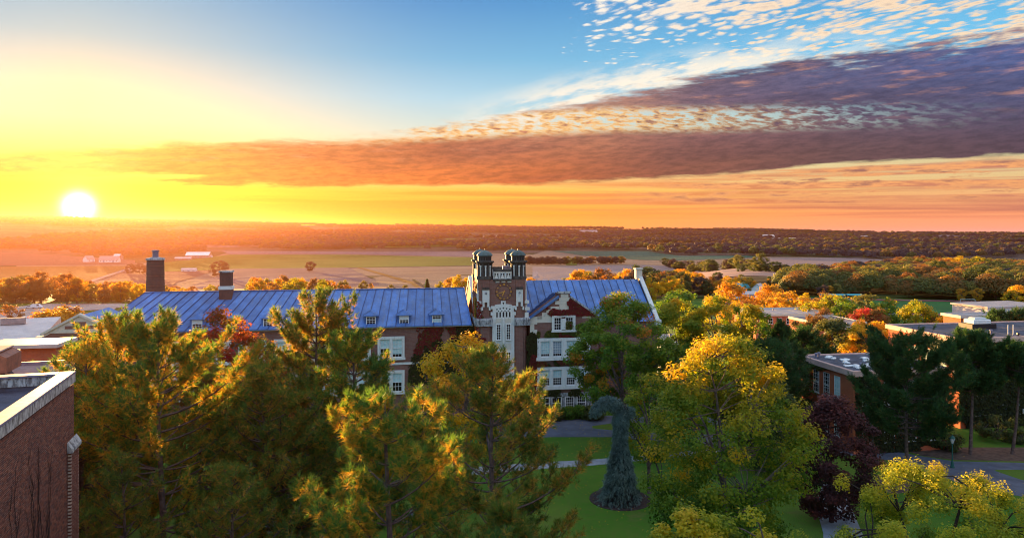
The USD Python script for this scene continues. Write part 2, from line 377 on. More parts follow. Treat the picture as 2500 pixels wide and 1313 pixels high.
simple('car_white', (0.75, 0.76, 0.78), 0.25, var=0.05)
simple('car_dark', (0.04, 0.045, 0.06), 0.25, var=0.1)
simple('car_red', (0.30, 0.03, 0.025), 0.25, var=0.1)
simple('wood_bench', (0.30, 0.20, 0.13), 0.7, var=0.25, scale=6)
simple('concrete_slab', (0.36, 0.385, 0.43), 0.85, var=0.18, scale=1.2, bump=0.15, bscale=30)
simple('asphalt', (0.135, 0.15, 0.195), 0.85, var=0.2, scale=0.7, bump=0.3, bscale=40)  # blue in the base stands in for reflected sky
simple('mulch', (0.055, 0.038, 0.034), 0.95, var=0.5, scale=5, bump=0.8, bscale=25)
simple('pine_litter', (0.15, 0.088, 0.06), 0.95, var=0.35, scale=1.6, bump=0.6, bscale=25)
simple('gravel_pale', (0.60, 0.47, 0.38), 0.95, var=0.2, scale=0.08)
simple('track_red', (0.33, 0.055, 0.075), 0.85, var=0.12, scale=0.3)
simple('line_white', (0.75, 0.75, 0.75), 0.7, var=0.05)
simple('bark_grey', (0.14, 0.105, 0.095), 0.95, var=0.4, scale=4.0, bump=0.9, bscale=14)
simple('bark_pine', (0.11, 0.072, 0.062), 0.95, var=0.45, scale=4.0, bump=0.9, bscale=12)
simple('bark_dark', (0.045, 0.032, 0.028), 0.95, var=0.4, scale=4.0, bump=0.9, bscale=14)
simple('vine_dry', (0.03, 0.018, 0.018), 0.9, var=0.3)
simple('container', (0.035, 0.03, 0.035), 0.7)
g = G()
g.build('pane_dark', g.node('principled_bsdf', 'BSDF', base_color=(0.015, 0.014, 0.016), roughness=0.06, specular_ior_level=0.6))
# foliage palettes: 0 = deep green, 1 = the most turned leaf; some also hold painted shade and haze
leaf_mat('needles_gold', [(0, (0.052, 0.143, 0.048)), (0.35, (0.143, 0.298, 0.052)), (0.62, (0.405, 0.405, 0.048)), (1, (0.800, 0.371, 0.054))], 0.42)
leaf_mat('needles_brown', [(0, (0.076, 0.168, 0.045)), (0.4, (0.229, 0.312, 0.055)), (0.65, (0.403, 0.309, 0.051)), (1, (0.752, 0.349, 0.067))], 0.42)
leaf_mat('needles_dark', [(0, (0.031, 0.087, 0.031)), (0.5, (0.066, 0.158, 0.044)), (0.8, (0.141, 0.204, 0.051)), (1, (0.281, 0.204, 0.065))], 0.35)
leaf_mat('needles_blue', [(0, (0.018, 0.034, 0.029)), (0.4, (0.100, 0.165, 0.148)), (0.75, (0.25, 0.38, 0.36)), (1, (0.46, 0.62, 0.60))], 0.12)  # dark end also paints the shaded inside of the spruce
leaf_mat('leaf_lime', [(0, (0.07, 0.15, 0.015)), (0.35, (0.20, 0.29, 0.022)), (0.65, (0.50, 0.50, 0.03)), (1, (0.70, 0.52, 0.03))], 0.45)
leaf_mat('leaf_hazed', [(0, (0.026, 0.025, 0.045)), (0.5, (0.050, 0.044, 0.066)), (1, (0.11, 0.078, 0.085))], 0.2)  # purple haze of the distance painted into the leaf colour
leaf_mat('leaf_gold', [(0, (0.064, 0.154, 0.014)), (0.3, (0.198, 0.306, 0.022)), (0.55, (0.380, 0.354, 0.019)), (0.8, (0.64, 0.48, 0.024)), (1, (0.72, 0.44, 0.03))], 0.45)
leaf_mat('leaf_green', [(0, (0.039, 0.117, 0.016)), (0.4, (0.098, 0.225, 0.023)), (0.7, (0.225, 0.351, 0.031)), (0.9, (0.430, 0.316, 0.025)), (1, (0.759, 0.253, 0.037))], 0.42)
leaf_mat('leaf_orange', [(0, (0.12, 0.13, 0.018)), (0.35, (0.42, 0.30, 0.024)), (0.7, (0.66, 0.40, 0.03)), (1, (0.64, 0.26, 0.03))], 0.40)
leaf_mat('leaf_yellow', [(0, (0.135, 0.195, 0.018)), (0.4, (0.460, 0.391, 0.018)), (0.75, (0.800, 0.529, 0.023)), (1, (0.800, 0.391, 0.023))], 0.42)
leaf_mat('leaf_purple', [(0, (0.023, 0.014, 0.016)), (0.5, (0.088, 0.027, 0.029)), (0.85, (0.186, 0.049, 0.043)), (1, (0.359, 0.074, 0.044))], 0.25)
leaf_mat('leaf_red', [(0, (0.105, 0.083, 0.018)), (0.4, (0.299, 0.138, 0.023)), (0.7, (0.483, 0.115, 0.034)), (1, (0.529, 0.034, 0.057))], 0.38)
leaf_mat('leaf_rust', [(0, (0.088, 0.082, 0.027)), (0.5, (0.293, 0.186, 0.049)), (1, (0.405, 0.164, 0.037))], 0.38)
leaf_mat('leaf_olive', [(0, (0.050, 0.081, 0.027)), (0.5, (0.124, 0.158, 0.041)), (1, (0.338, 0.292, 0.057))], 0.38)
leaf_mat('leaf_mauve', [(0, (0.045, 0.034, 0.042)), (0.5, (0.085, 0.062, 0.066)), (1, (0.17, 0.105, 0.085))], 0.25)
leaf_mat('ivy', [(0, (0.016, 0.022, 0.008)), (0.35, (0.045, 0.060, 0.010)), (0.6, (0.14, 0.17, 0.02)), (0.8, (0.24, 0.022, 0.024)), (1, (0.36, 0.03, 0.03))], 0.25)
leaf_mat('ivy_orange', [(0, (0.10, 0.11, 0.015)), (0.4, (0.55, 0.36, 0.03)), (0.7, (0.60, 0.16, 0.04)), (1, (0.45, 0.03, 0.03))], 0.35)

# ------------------------------------------------------------------ the land
def sstep(x, a, b):
    t = np.clip((np.asarray(x, float) - a) / (b - a), 0, 1)
    return t * t * (3 - 2 * t)


def height(x, y):
    x, y = np.asarray(x, float), np.asarray(y, float)
    D = np.where(y > 0, np.hypot(x * 0.6, y), 0.0)
    a = np.degrees(np.arctan2(x, np.maximum(y, 1e-6)))
    A = np.interp(D, [0, 130, 330, 430, 1000, 4500], [0, 0, -17, -17, -55, -55])
    B = np.interp(D, [0, 130, 330, 430, 700, 1000, 1400, 4500], [0, 0, -17, -17, -22, -27, -55, -55])
    w = sstep(a, 8, 18)
    h = A * (1 - w) + B * w
    crest = 25 + (HY - np.interp(a, [-40, -30.5, -22, -14, 0, 14, 23, 35], [526, 534, 541, 549, 553, 558, 563, 568])) * 5.0 - 16
    p = np.stack([x / 900, y / 900, x * 0], -1)
    bump = (fbm(p, 4, 5) - 0.5)
    far = sstep(D, 4300, 9000)
    h = h * (1 - far) + crest * far + bump * 46 * sstep(D, 4200, 6500) * (1 - 0.35 * far)
    fine = (fbm(np.stack([x / 60, y / 60, x * 0], -1), 3, 9) - 0.5) * 3.0 * sstep(D, 480, 700) * (1 - sstep(D, 1100, 1500))
    return h + fine - 60 * sstep(D, 9600, 12500)


def hit(px, py):                                      # the point of the land seen at a photo pixel
    u, v = (px - CX) / F, (HY - py) / F
    d = np.geomspace(20, 12000, 1500)
    z = EYE + v * d - height(u * d, d)
    k = np.argmax(z < 0) if (z < 0).any() else len(d) - 1
    a, b = d[max(k - 1, 0)], d[k]
    for _ in range(20):
        m = (a + b) / 2
        if EYE + v * m - float(height(u * m, m)) > 0: a = m
        else: b = m
    return np.array([u * b, b, float(height(u * b, b))])


def at(px, py, d):                                    # the point at a photo pixel and a depth
    return np.array([(px - CX) / F * d, d, EYE + (HY - py) / F * d])


def make_ground_mat():
    g = G()
    pos = g.node('geometry', 'position')
    x, y, z = g.split(pos)
    big = g.noise(pos, 0.004, 5, 0.6)
    mid = g.noise(pos, 0.06, 5, 0.6)
    fine = g.noise(pos, 1.6, 4, 0.65)
    blade = g.noise(pos, 14.0, 3, 0.7)
    lawn = g.mix(g.step(mid, 0.32, 0.68), (0.062, 0.220, 0.018), (0.190, 0.300, 0.040))
    lawn = g.mix(g.step(fine, 0.35, 0.75) * 0.45, lawn, (0.165, 0.17, 0.05))
    lawn = g.mix(g.step(blade, 0.38, 0.66) * 0.62, lawn, (0.030, 0.085, 0.010))
    worn = g.noise(pos, 0.22, 4, 0.7)
    lawn = g.mix(g.step(worn, 0.56, 0.74) * 0.55, lawn, (0.20, 0.165, 0.06))
    wood = g.mix(g.step(big, 0.35, 0.65), (0.035, 0.030, 0.020), (0.075, 0.065, 0.030))
    plain = g.mix(g.step(g.noise(pos, 0.0016, 3, 0.5), 0.45, 0.55), (0.17, 0.115, 0.085), (0.075, 0.085, 0.030))
    c = g.mix(g.step(y, 430, 520), lawn, wood)
    c = g.mix(g.step(y, 850, 1000), c, plain)
    c = g.mix(g.step(y, 2700, 3300), c, g.mix(g.step(big, 0.40, 0.62), (0.045, 0.036, 0.028), (0.12, 0.10, 0.05)))
    return g.build('land', g.node('principled_bsdf', 'BSDF', base_color=c, roughness=0.95, specular_ior_level=0.1, normal=g.node('bump', 'normal', height=fine, strength=0.35, distance=0.05)))


make_ground_mat()
ang = np.radians(np.concatenate([np.arange(-180, -46, 6.0), np.arange(-46, 46, 0.4), np.arange(46, 180, 6.0)]))
rad = np.concatenate([[0.0], np.linspace(8, 130, 24), np.geomspace(136, 13500, 130)])
RR, AA = np.meshgrid(rad, ang, indexing='ij')
X, Y = RR * np.sin(AA), RR * np.cos(AA)
Z = height(X, Y)
n_, m_ = RR.shape
i_, j_ = np.meshgrid(np.arange(n_ - 1), np.arange(m_), indexing='ij')
j2 = (j_ + 1) % m_
quads = np.stack([i_ * m_ + j_, i_ * m_ + j2, (i_ + 1) * m_ + j2, (i_ + 1) * m_ + j_], -1).reshape(-1, 4)[:, ::-1]
obj('ground', MB().add(np.stack([X, Y, Z], -1), quads), 'land', kind='structure', smooth=True)


def drape(name, pts, mat, lift=0.3, step=None, kind='structure', label=None):     # a sheet that lies on the land inside a polygon of (x, y)
    from shapely.geometry import Polygon
    p = Polygon(pts).buffer(0)
    step = step or max(p.area ** 0.5 / 24, 1.0)
    p = p.simplify(step * 0.02).segmentize(step)
    m = trimesh.creation.triangulate_polygon(p, engine='earcut')
    v, f = trimesh.remesh.subdivide_to_size(np.column_stack([m[0], np.zeros(len(m[0]))]), m[1], step * 1.7, max_iter=12)
    v[:, 2] = height(v[:, 0], v[:, 1]) + lift
    return obj(name, MB().add(v, f), mat, label, kind=kind)


def field_mat(name, c1, c2, row, rot, amount=0.6):   # a worked field: rows, patches and tracks
    g = G()
    pos = g.node('geometry', 'position')
    r = g.node('mapping', 'vector', vector=pos, rotation=(0, 0, rot))
    x, y, z = g.split(r)
    rows = g.noise(g.xyz(x / row, y / (row * 60), 0.0), 1.0, 3, 0.6)
    patch_ = g.noise(pos, 0.006, 5, 0.6)
    c = g.mix(g.step(rows * amount + patch_ * (1 - amount), 0.36, 0.64), c1, c2)
    return g.build(name, g.node('principled_bsdf', 'BSDF', base_color=c, roughness=0.95, specular_ior_level=0.1))


field_mat('field_green', (0.105, 0.18, 0.025), (0.16, 0.235, 0.04), 30, 1.2, 0.3)
field_mat('field_teal', (0.045, 0.155, 0.10), (0.06, 0.19, 0.125), 30, 1.3, 0.3)
field_mat('field_plough', (0.185, 0.125, 0.13), (0.25, 0.18, 0.175), 22, 0.35, 0.6)
field_mat('field_tan', (0.34, 0.21, 0.14), (0.44, 0.285, 0.185), 26, 0.9, 0.6)
field_mat('field_pink', (0.40, 0.265, 0.235), (0.47, 0.325, 0.28), 40, 1.4, 0.3)
field_mat('field_mauve', (0.27, 0.18, 0.185), (0.33, 0.225, 0.22), 40, 1.4, 0.3)
field_mat('field_gold', (0.34, 0.16, 0.04), (0.42, 0.20, 0.05), 24, 1.3, 0.4)
field_mat('field_brown', (0.24, 0.11, 0.08), (0.30, 0.14, 0.10), 24, 0.5, 0.4)


FAR = []


def field(name, pix, mat, lift):
    if name == 'far_field': FAR.append(pix)
    drape(name, [hit(*p)[:2] for p in pix], mat, lift)


field('field', [(40, 648), (480, 640), (560, 616), (1160, 617), (1300, 622), (1330, 613), (1560, 614), (1640, 624), (2300, 632), (2300, 668), (1900, 690), (1640, 706), (1300, 712), (900, 716), (300, 716), (40, 700)], 'field_tan', 0.30)
field('field', [(395, 642), (470, 634), (560, 622), (840, 622), (1160, 629), (1160, 649), (850, 654), (560, 657), (470, 662), (395, 664)], 'field_green', 0.75)
field('field', [(540, 613), (900, 615), (1160, 615), (1160, 627), (840, 621), (720, 621), (560, 621)], 'field_mauve', 0.75)
field('field', [(560, 657), (850, 654), (922, 690), (930, 706), (440, 706), (500, 690)], 'field_plough', 0.75)
field('field', [(1300, 652), (1560, 648), (1660, 650), (1960, 662), (1970, 676), (1660, 694), (1300, 696)], 'field_pink', 0.75)
field('field', [(1345, 613), (1580, 614), (1660, 625), (1850, 624), (1860, 629), (1660, 636), (1560, 635), (1420, 624)], 'field_teal', 0.75)
field('field', [(1860, 631), (2080, 629), (2230, 640), (2190, 664), (1960, 660), (1850, 647), (1780, 641)], 'field_pink', 0.75)
field('field', [(0, 652), (230, 650), (320, 650), (250, 682), (160, 690), (0, 690)], 'field_gold', 0.75)
field('field', [(0, 616), (120, 622), (330, 636), (330, 646), (0, 649)], 'field_brown', 0.75)
field('field', [(330, 653), (400, 664), (470, 663), (540, 658), (430, 690), (380, 716), (200, 706), (240, 690)], 'field_brown', 0.75)
field('field', [(1380, 640), (1400, 630), (1410, 640), (1408, 648), (1382, 648)], 'field_green', 1.1)
field('dirt_road', [(205, 690), (300, 660), (318, 656), (322, 658), (305, 663), (216, 692)], 'field_pink', 1.2)
field('dirt_road', [(872, 654), (880, 654), (1010, 690), (1050, 706), (1040, 706), (1000, 692)], 'field_gold', 1.2)
field('ditch', [(1005, 684), (1012, 684), (1070, 706), (1060, 706)], 'land', 1.5)
field('far_field', [(2290, 604), (2500, 602), (2500, 612), (2300, 612)], 'field_mauve', 1.0)
field('far_field', [(300, 596), (520, 598), (700, 600), (560, 604), (320, 602)], 'field_mauve', 1.4)
field('far_field', [(900, 600), (1100, 598), (1120, 602), (920, 605)], 'field_green', 1.4)
field('far_field', [(1500, 604), (1800, 602), (1820, 607), (1540, 609)], 'field_tan', 1.4)
field('far_field', [(2040, 618), (2250, 616), (2290, 622), (2060, 625)], 'field_mauve', 1.4)
field('far_field', [(690, 574), (820, 575), (800, 582), (700, 581)], 'field_mauve', 2.0)
field('far_field', [(1090, 583), (1260, 584), (1250, 590), (1060, 590)], 'field_green', 2.0)
field('far_field', [(2240, 585), (2500, 584), (2500, 590), (2260, 590)], 'field_mauve', 2.0)


field('far_field', [(380, 578), (560, 580), (590, 585), (350, 583)], 'field_brown', 2.0)
field('far_field', [(820, 568), (1010, 569), (1040, 572), (790, 571)], 'field_mauve', 2.0)
field('far_field', [(1180, 576), (1330, 576), (1360, 580), (1150, 580)], 'field_tan', 2.0)
field('far_field', [(1330, 584), (1480, 585), (1510, 590), (1300, 589)], 'field_green', 2.0)
field('far_field', [(1560, 577), (1720, 578), (1750, 582), (1530, 581)], 'field_mauve', 2.0)
field('far_field', [(1700, 592), (1900, 593), (1930, 598), (1670, 597)], 'field_mauve', 2.0)
field('far_field', [(1980, 577), (2160, 577), (2190, 580), (1950, 580)], 'field_tan', 2.0)
field('far_field', [(2050, 595), (2200, 595), (2230, 600), (2020, 600)], 'field_green', 2.0)
field('far_field', [(2300, 574), (2480, 574), (2510, 577), (2270, 577)], 'field_mauve', 2.0)
field('far_field', [(1020, 590), (1150, 590), (1180, 594), (990, 594)], 'field_tan', 2.0)
field('far_field', [(600, 588), (760, 589), (790, 593), (570, 592)], 'field_brown', 2.0)


# --- the campus: drives, paths, litter beds, all on the level lawn
def px_ground(px, py):
    d = EYE * F / (py - HY)
    return ((px - CX) / F * d, d)


def slab(name, pix, mat, z0, z1, smooth_r=0.6, label=None, shape=None):
    from shapely.geometry import Polygon
    p = shape if shape is not None else Polygon([px_ground(*q) for q in pix]).buffer(0)
    p = p.buffer(smooth_r).buffer(-2 * smooth_r).buffer(smooth_r).simplify(0.04)
    mb = MB()
    for q in getattr(p, 'geoms', [p]):
        m = trimesh.creation.extrude_polygon(q, z1 - z0, engine='earcut')
        mb.add(np.array(m.vertices) + [0, 0, z0], m.faces)
    return obj(name, mb, mat, label, kind='structure'), p


from shapely.geometry import Polygon, Point, LineString, box as sbox
drive = Polygon([px_ground(*q) for q in [(1180, 1032), (1300, 1016), (1470, 1014), (1800, 1020), (1800, 1040), (1610, 1030), (1500, 1032), (1440, 1040), (1450, 1046), (1520, 1052), (1620, 1058), (1800, 1062), (1800, 1092), (1600, 1075), (1500, 1066), (1345, 1066), (1200, 1076)]]).buffer(0)
slab('driveway', None, 'asphalt', -0.2, 0.02, 0.8, shape=drive)
slab('path', [(1080, 1146), (1290, 1130), (1440, 1122), (1620, 1106), (1760, 1094), (1760, 1104), (1620, 1118), (1440, 1136), (1290, 1146), (1080, 1166)], 'concrete_slab', -0.2, 0.024, 0.2)
slab('path', [(1990, 1080), (2060, 1086), (2140, 1092), (2240, 1112), (2330, 1126), (2520, 1130), (2640, 1134), (2640, 1152), (2520, 1146), (2420, 1146), (2490, 1170), (2640, 1204), (2640, 1252), (2500, 1212), (2400, 1194), (2280, 1160), (2200, 1128), (2100, 1112), (1990, 1110)], 'asphalt', -0.2, 0.026, 0.4)
slab('path', [(2120, 1052), (2230, 1058), (2232, 1082), (2190, 1096), (2120, 1090)], 'asphalt', -0.2, 0.022, 0.4)
slab('path', [(2010, 1180), (2050, 1180), (2075, 1230), (2110, 1313), (2120, 1400), (2010, 1400), (2010, 1300), (1990, 1230)], 'concrete_slab', -0.2, 0.022, 0.3)
slab('path', [(640, 1236), (680, 1212), (705, 1216), (690, 1262), (640, 1330), (560, 1340)], 'asphalt', -0.2, 0.024, 0.3)
slab('path', [(1006, 1238), (1052, 1262), (1040, 1300), (960, 1290), (940, 1262)], 'asphalt', -0.2, 0.021, 0.3)
slab('litter_bed', [(2212, 1100), (2300, 1092), (2520, 1092), (2640, 1096), (2640, 1126), (2520, 1126), (2330, 1122), (2250, 1112)], 'pine_litter', -0.2, 0.03, 0.3)
slab('litter_bed', [(2130, 1160), (2200, 1152), (2260, 1170), (2250, 1196), (2180, 1206), (2130, 1190)], 'pine_litter', -0.2, 0.018, 0.5)
slab('litter_bed', [(700, 1262), (780, 1240), (800, 1330), (690, 1340)], 'pine_litter', -0.2, 0.018, 0.5)
slab('planting_bed', [(1300, 1000), (1480, 996), (1480, 1012), (1300, 1016)], 'mulch', -0.2, 0.03, 0.2)
slab('mulch_ring', None, 'mulch', -0.2, 0.05, 0.0, shape=Point(*px_ground(1514, 1218)).buffer(2.85, 40))
# sunlit lot below the hill on the left, its road, the sports ground on the right
drape('gravel_lot', [hit(*p)[:2] for p in [(-60, 770), (30, 752), (120, 742), (300, 741), (280, 756), (170, 760), (110, 785), (110, 806), (90, 815), (-60, 822)]], 'gravel_pale', 0.25, 6)
drape('gravel_lot', [hit(*p)[:2] for p in [(430, 745), (300, 742), (220, 742), (240, 752), (330, 752), (430, 753)]], 'gravel_pale', 0.27, 6)
drape('road', [hit(*p)[:2] for p in [(-60, 776), (90, 774), (100, 777), (-60, 781)]], 'line_white', 0.45, 6)
TC, TA, TB = np.array([232.0, 398.0]), 118.0, 46.0      # centre and half sizes of the running track
TURN = math.radians(-12)


def oval(a, b, n=72):
    w = np.linspace(0, 2 * np.pi, n, endpoint=False)
    e = 2.6
    p = np.column_stack([a * np.sign(np.cos(w)) * np.abs(np.cos(w)) ** (2 / e), b * np.sign(np.sin(w)) * np.abs(np.sin(w)) ** (2 / e)])
    c, s_ = math.cos(TURN), math.sin(TURN)
    return TC + p @ np.array([[c, s_], [-s_, c]])


def ring_sheet(name, a0, b0, a1, b1, mat, lift):
    o, i = oval(a0, b0), oval(a1, b1)
    n = len(o)
    v = np.vstack([o, i]); v = np.column_stack([v, height(v[:, 0], v[:, 1]) + lift])
    return obj(name, MB().add(v, [[k, (k + 1) % n, n + (k + 1) % n, n + k] for k in range(n)]), mat, kind='structure')


simple('pitch_green', (0.035, 0.17, 0.022), 0.9, var=0.22, scale=0.05)
simple('park_green', (0.085, 0.20, 0.022), 0.9, var=0.25, scale=0.03)
drape('park_lawn', [hit(*p)[:2] for p in [(1700, 800), (1760, 742), (1900, 738), (2520, 728), (2700, 740), (2700, 800), (2400, 806), (2100, 806)]], 'park_green', 0.10, 9)
v_ = oval(TA - 9, TB - 9)
drape('sports_pitch', v_, 'pitch_green', 0.30, 6)
ring_sheet('running_track', TA, TB, TA - 9, TB - 9, 'track_red', 0.38)
ring_sheet('track_edge', TA + 0.7, TB + 0.7, TA, TB, 'line_white', 0.44)
drape('car_park', [hit(*p)[:2] for p in [(2010, 790), (2040, 783), (2120, 786), (2190, 792), (2190, 802), (2050, 796)]], 'asphalt', 0.42, 4)
drape('tarmac_path', [hit(*p)[:2] for p in [(1760, 757), (1800, 758), (1860, 762), (1860, 766), (1770, 765)]], 'concrete_slab', 0.42, 4)

# --- evening haze over the valley
g = G()
g.build('air', volume=g.node('principled_volume', 'volume', color=(0.96, 0.42, 0.26), density=1.1e-5, anisotropy=0.74))
hz = MB().lathe([(13900, -130), (13900, 190)], sides=40)
v, f, _ = hz.arrays()
v = np.vstack([v, [[0, 0, -130]]]); f = np.vstack([f, [[len(v) - 1, (k + 1) % 40, k] for k in range(40)]])
HAZE = (v, f)

# ------------------------------------------------------------------ the hall with the clock tower
YAW = math.radians(10)
hall = thing('college_hall', 'long brick hall with blue standing-seam roofs, ivy and a stone-trimmed clock tower', 'building', (-1.31, 98.0, 0), YAW)


def xbox(name, a, b, mat, label=None, parent=None, bev=None):
    mb = MB()
    mb.bevel(a, b, bev) if bev else mb.box(a, b)
    return part(parent or hall, name, mb, mat, label)


def sash(parent, x0, x1, z0, z1, y, cols=3, rows=4, blind=None, open_=0.0, depth=0.10, frame='paint_white', bar=0.035, edge=0.08, name='window'):
    """A sash window in a wall whose outside faces -y: frame with glazing bars, the dark pane behind it, a drawn blind if there is one."""
    m = MB()
    zm = (z0 + z1) / 2
    m.box((x0, y - 0.05, z0), (x0 + edge, y + depth, z1)); m.box((x1 - edge, y - 0.05, z0), (x1, y + depth, z1))
    m.box((x0 + edge, y - 0.05, z1 - edge), (x1 - edge, y + depth, z1)); m.box((x0 + edge, y - 0.05, z0), (x1 - edge, y + depth, z0 + edge))
    m.box((x0 - 0.06, y - 0.12, z0 - 0.07), (x1 + 0.06, y + depth, z0 - 0.002))
    if rows > 1: m.box((x0 + edge, y - 0.02, zm - 0.035), (x1 - edge, y + depth, zm + 0.035))
    xs = np.linspace(x0 + edge, x1 - edge, cols + 1)[1:-1]
    for xx in xs: m.box((xx - bar / 2, y + 0.01, z0 + edge), (xx + bar / 2, y + 0.06, z1 - edge))
    zs = np.linspace(z0 + edge, z1 - edge, rows + 1)[1:-1]
    for k, zz in enumerate(zs):
        if abs(zz - zm) > 0.06: m.box((x0 + edge, y + 0.015, zz - bar / 2), (x1 - edge, y + 0.055, zz + bar / 2))
    w = part(parent, name, m, frame)
    zb = zm if blind and blind[0] == 'upper' else (z0 + edge + (z1 - z0) * 0.14 if blind else z1)
    zb = min(zb, z1 - edge)
    if blind:
        part(w, 'blind', MB().box((x0 + edge, y + 0.050, zb), (x1 - edge, y + 0.052, z1 - edge)), blind[1])
    part(w, 'pane', MB().box((x0 + edge * 0.5, y + 0.065, z0 + edge * 0.5), (x1 - edge * 0.5, y + 0.085, z1 - edge * 0.5)), 'pane_dark')
    return w


def roof_panels(parent, name, e0, e1, r0, r1, n, mat='roof_blue', thick=0.05, rib=0.075, label=None):
    """Standing-seam panels, each a piece of its own, from eave e0-e1 up to ridge r0-r1."""
    e0, e1, r0, r1 = map(lambda p: np.array(p, float), (e0, e1, r0, r1))
    nrm = np.cross(e1 - e0, r0 - e0); nrm /= np.linalg.norm(nrm)
    if nrm[2] < 0: nrm = -nrm
    for k in range(n):
        a, b, c, d = e0 + (e1 - e0) * k / n, e0 + (e1 - e0) * (k + 1) / n, r0 + (r1 - r0) * (k + 1) / n, r0 + (r1 - r0) * k / n
        wob = nrm * 0.012 * math.sin(k * 2.4)
        m, sm = MB(), None
        gap = 0.004
        q = [a + (b - a) * gap, b - (b - a) * gap, c - (c - d) * gap, d + (c - d) * gap]
        m.add([p - nrm * thick for p in q] + [p + wob for p in q], [[0, 3, 2, 1], [4, 5, 6, 7], [0, 1, 5, 4], [1, 2, 6, 5], [2, 3, 7, 6], [3, 0, 4, 7]])
        u = (b - a) / max(np.linalg.norm(b - a), 1e-6) * 0.028
        if np.linalg.norm(c - d) > 0.02 or k > 0:
            q = [a - u, a + u, d + u, d - u]
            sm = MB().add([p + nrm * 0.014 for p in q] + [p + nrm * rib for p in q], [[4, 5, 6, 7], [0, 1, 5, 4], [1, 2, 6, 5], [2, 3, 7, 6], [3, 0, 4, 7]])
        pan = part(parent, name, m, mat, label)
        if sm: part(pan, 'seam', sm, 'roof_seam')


def ivy_sheet(parent, name, area, n, y, size=0.22, mat='ivy', tone=None, seed=0, depth=0.16, label=None):
    """Leaves on a wall that faces -y, over an area given as a function of (x, z) -> density 0..1 and a tone; area = (x0, x1, z0, z1, density)."""
    r = np.random.default_rng(seed)
    x0, x1, z0, z1, dens = area
    x, z = r.uniform(x0, x1, n), r.uniform(z0, z1, n)
    keep = r.random(n) < dens(x, z)
    x, z = x[keep], z[keep]
    n = len(x)
    c = np.column_stack([x, y - r.uniform(0.01, depth, n), z])
    nn = np.column_stack([r.normal(0, .35, n), np.full(n, -1.0), r.normal(0.35, .35, n)])
    t = tone(x, z, r) if tone else r.random(n) * 0.6
    v, f, tt = leaf_cards(c, nn, r.uniform(0.7, 1.3, n) * size, np.clip(t + r.normal(0, .07, n), 0, 1), r)
    return part(parent, name, (v, f, tt), mat, label, kind='stuff', tint=True)


def leaf_cards(c, nrm, size, tint, r, fold=0.25, aspect=0.75):
    """Small folded leaves (two triangles each) at centres c facing nrm."""
    n = len(c)
    nrm = nrm / (np.linalg.norm(nrm, axis=1, keepdims=True) + 1e-9)
    a = np.cross(nrm, r.normal(size=(n, 3))); a /= np.linalg.norm(a, axis=1, keepdims=True) + 1e-9
    b = np.cross(nrm, a)
    s = np.asarray(size)[:, None] * 0.5
    v = np.stack([c - a * s, c + b * s * aspect - nrm * s * fold, c + a * s, c - b * s * aspect - nrm * s * fold], 1).reshape(-1, 3)
    k = np.arange(n)[:, None] * 4
    f = np.concatenate([k + [0, 1, 2], k + [0, 2, 3]], 1).reshape(-1, 3)
    return v, f, np.repeat(tint, 4)


LW0, LW1 = -51.4, -3.35                               # left wing
xbox('wall', (LW0, 1.5, 0), (LW1, 14.5, 12.2), 'brick_red')
xbox('cornice', (LW0 - 0.1, 1.22, 12.08), (-3.8, 1.497, 12.34), 'stone_white', bev=0.03)
xbox('gutter', (LW0 - 0.1, 1.02, 12.2), (-3.9, 1.217, 12.36), 'roof_blue')
xbox('string_course', (LW0, 1.42, 7.2), (LW1, 1.498, 7.5), 'stone_white')
roof_panels(hall, 'roof_panel', (-51.2, 0.95, 12.25), (-4.05, 0.95, 12.25), (-46.6, 8.0, 16.66), (-4.25, 8.0, 16.66), 38)
roof_panels(hall, 'roof_panel', (-51.2, 15.0, 12.25), (-51.2, 0.95, 12.25), (-46.6, 8.05, 16.66), (-46.6, 7.95, 16.66), 10)
part(hall, 'roof_back', MB().add([(-51.2, 15.05, 12.25), (-4.05, 15.05, 12.25), (-4.25, 8.03, 16.66), (-46.6, 8.03, 16.66)], [[0, 3, 2, 1]]), 'roof_blue')
xbox('ridge_cap', (-46.7, 7.86, 16.64), (-4.25, 8.14, 16.74), 'roof_blue', bev=0.04)
part(hall, 'verge', MB().add([(-4.10, 0.95, 12.2), (-3.98, 0.95, 12.2), (-4.18, 8.0, 16.62), (-4.30, 8.0, 16.62), (-4.10, 0.95, 12.5), (-3.98, 0.95, 12.5), (-4.18, 8.0, 16.84), (-4.30, 8.0, 16.84)],
     [[0, 3, 2, 1], [4, 5, 6, 7], [0, 1, 5, 4], [1, 2, 6, 5], [2, 3, 7, 6], [3, 0, 4, 7]]), 'roof_blue')
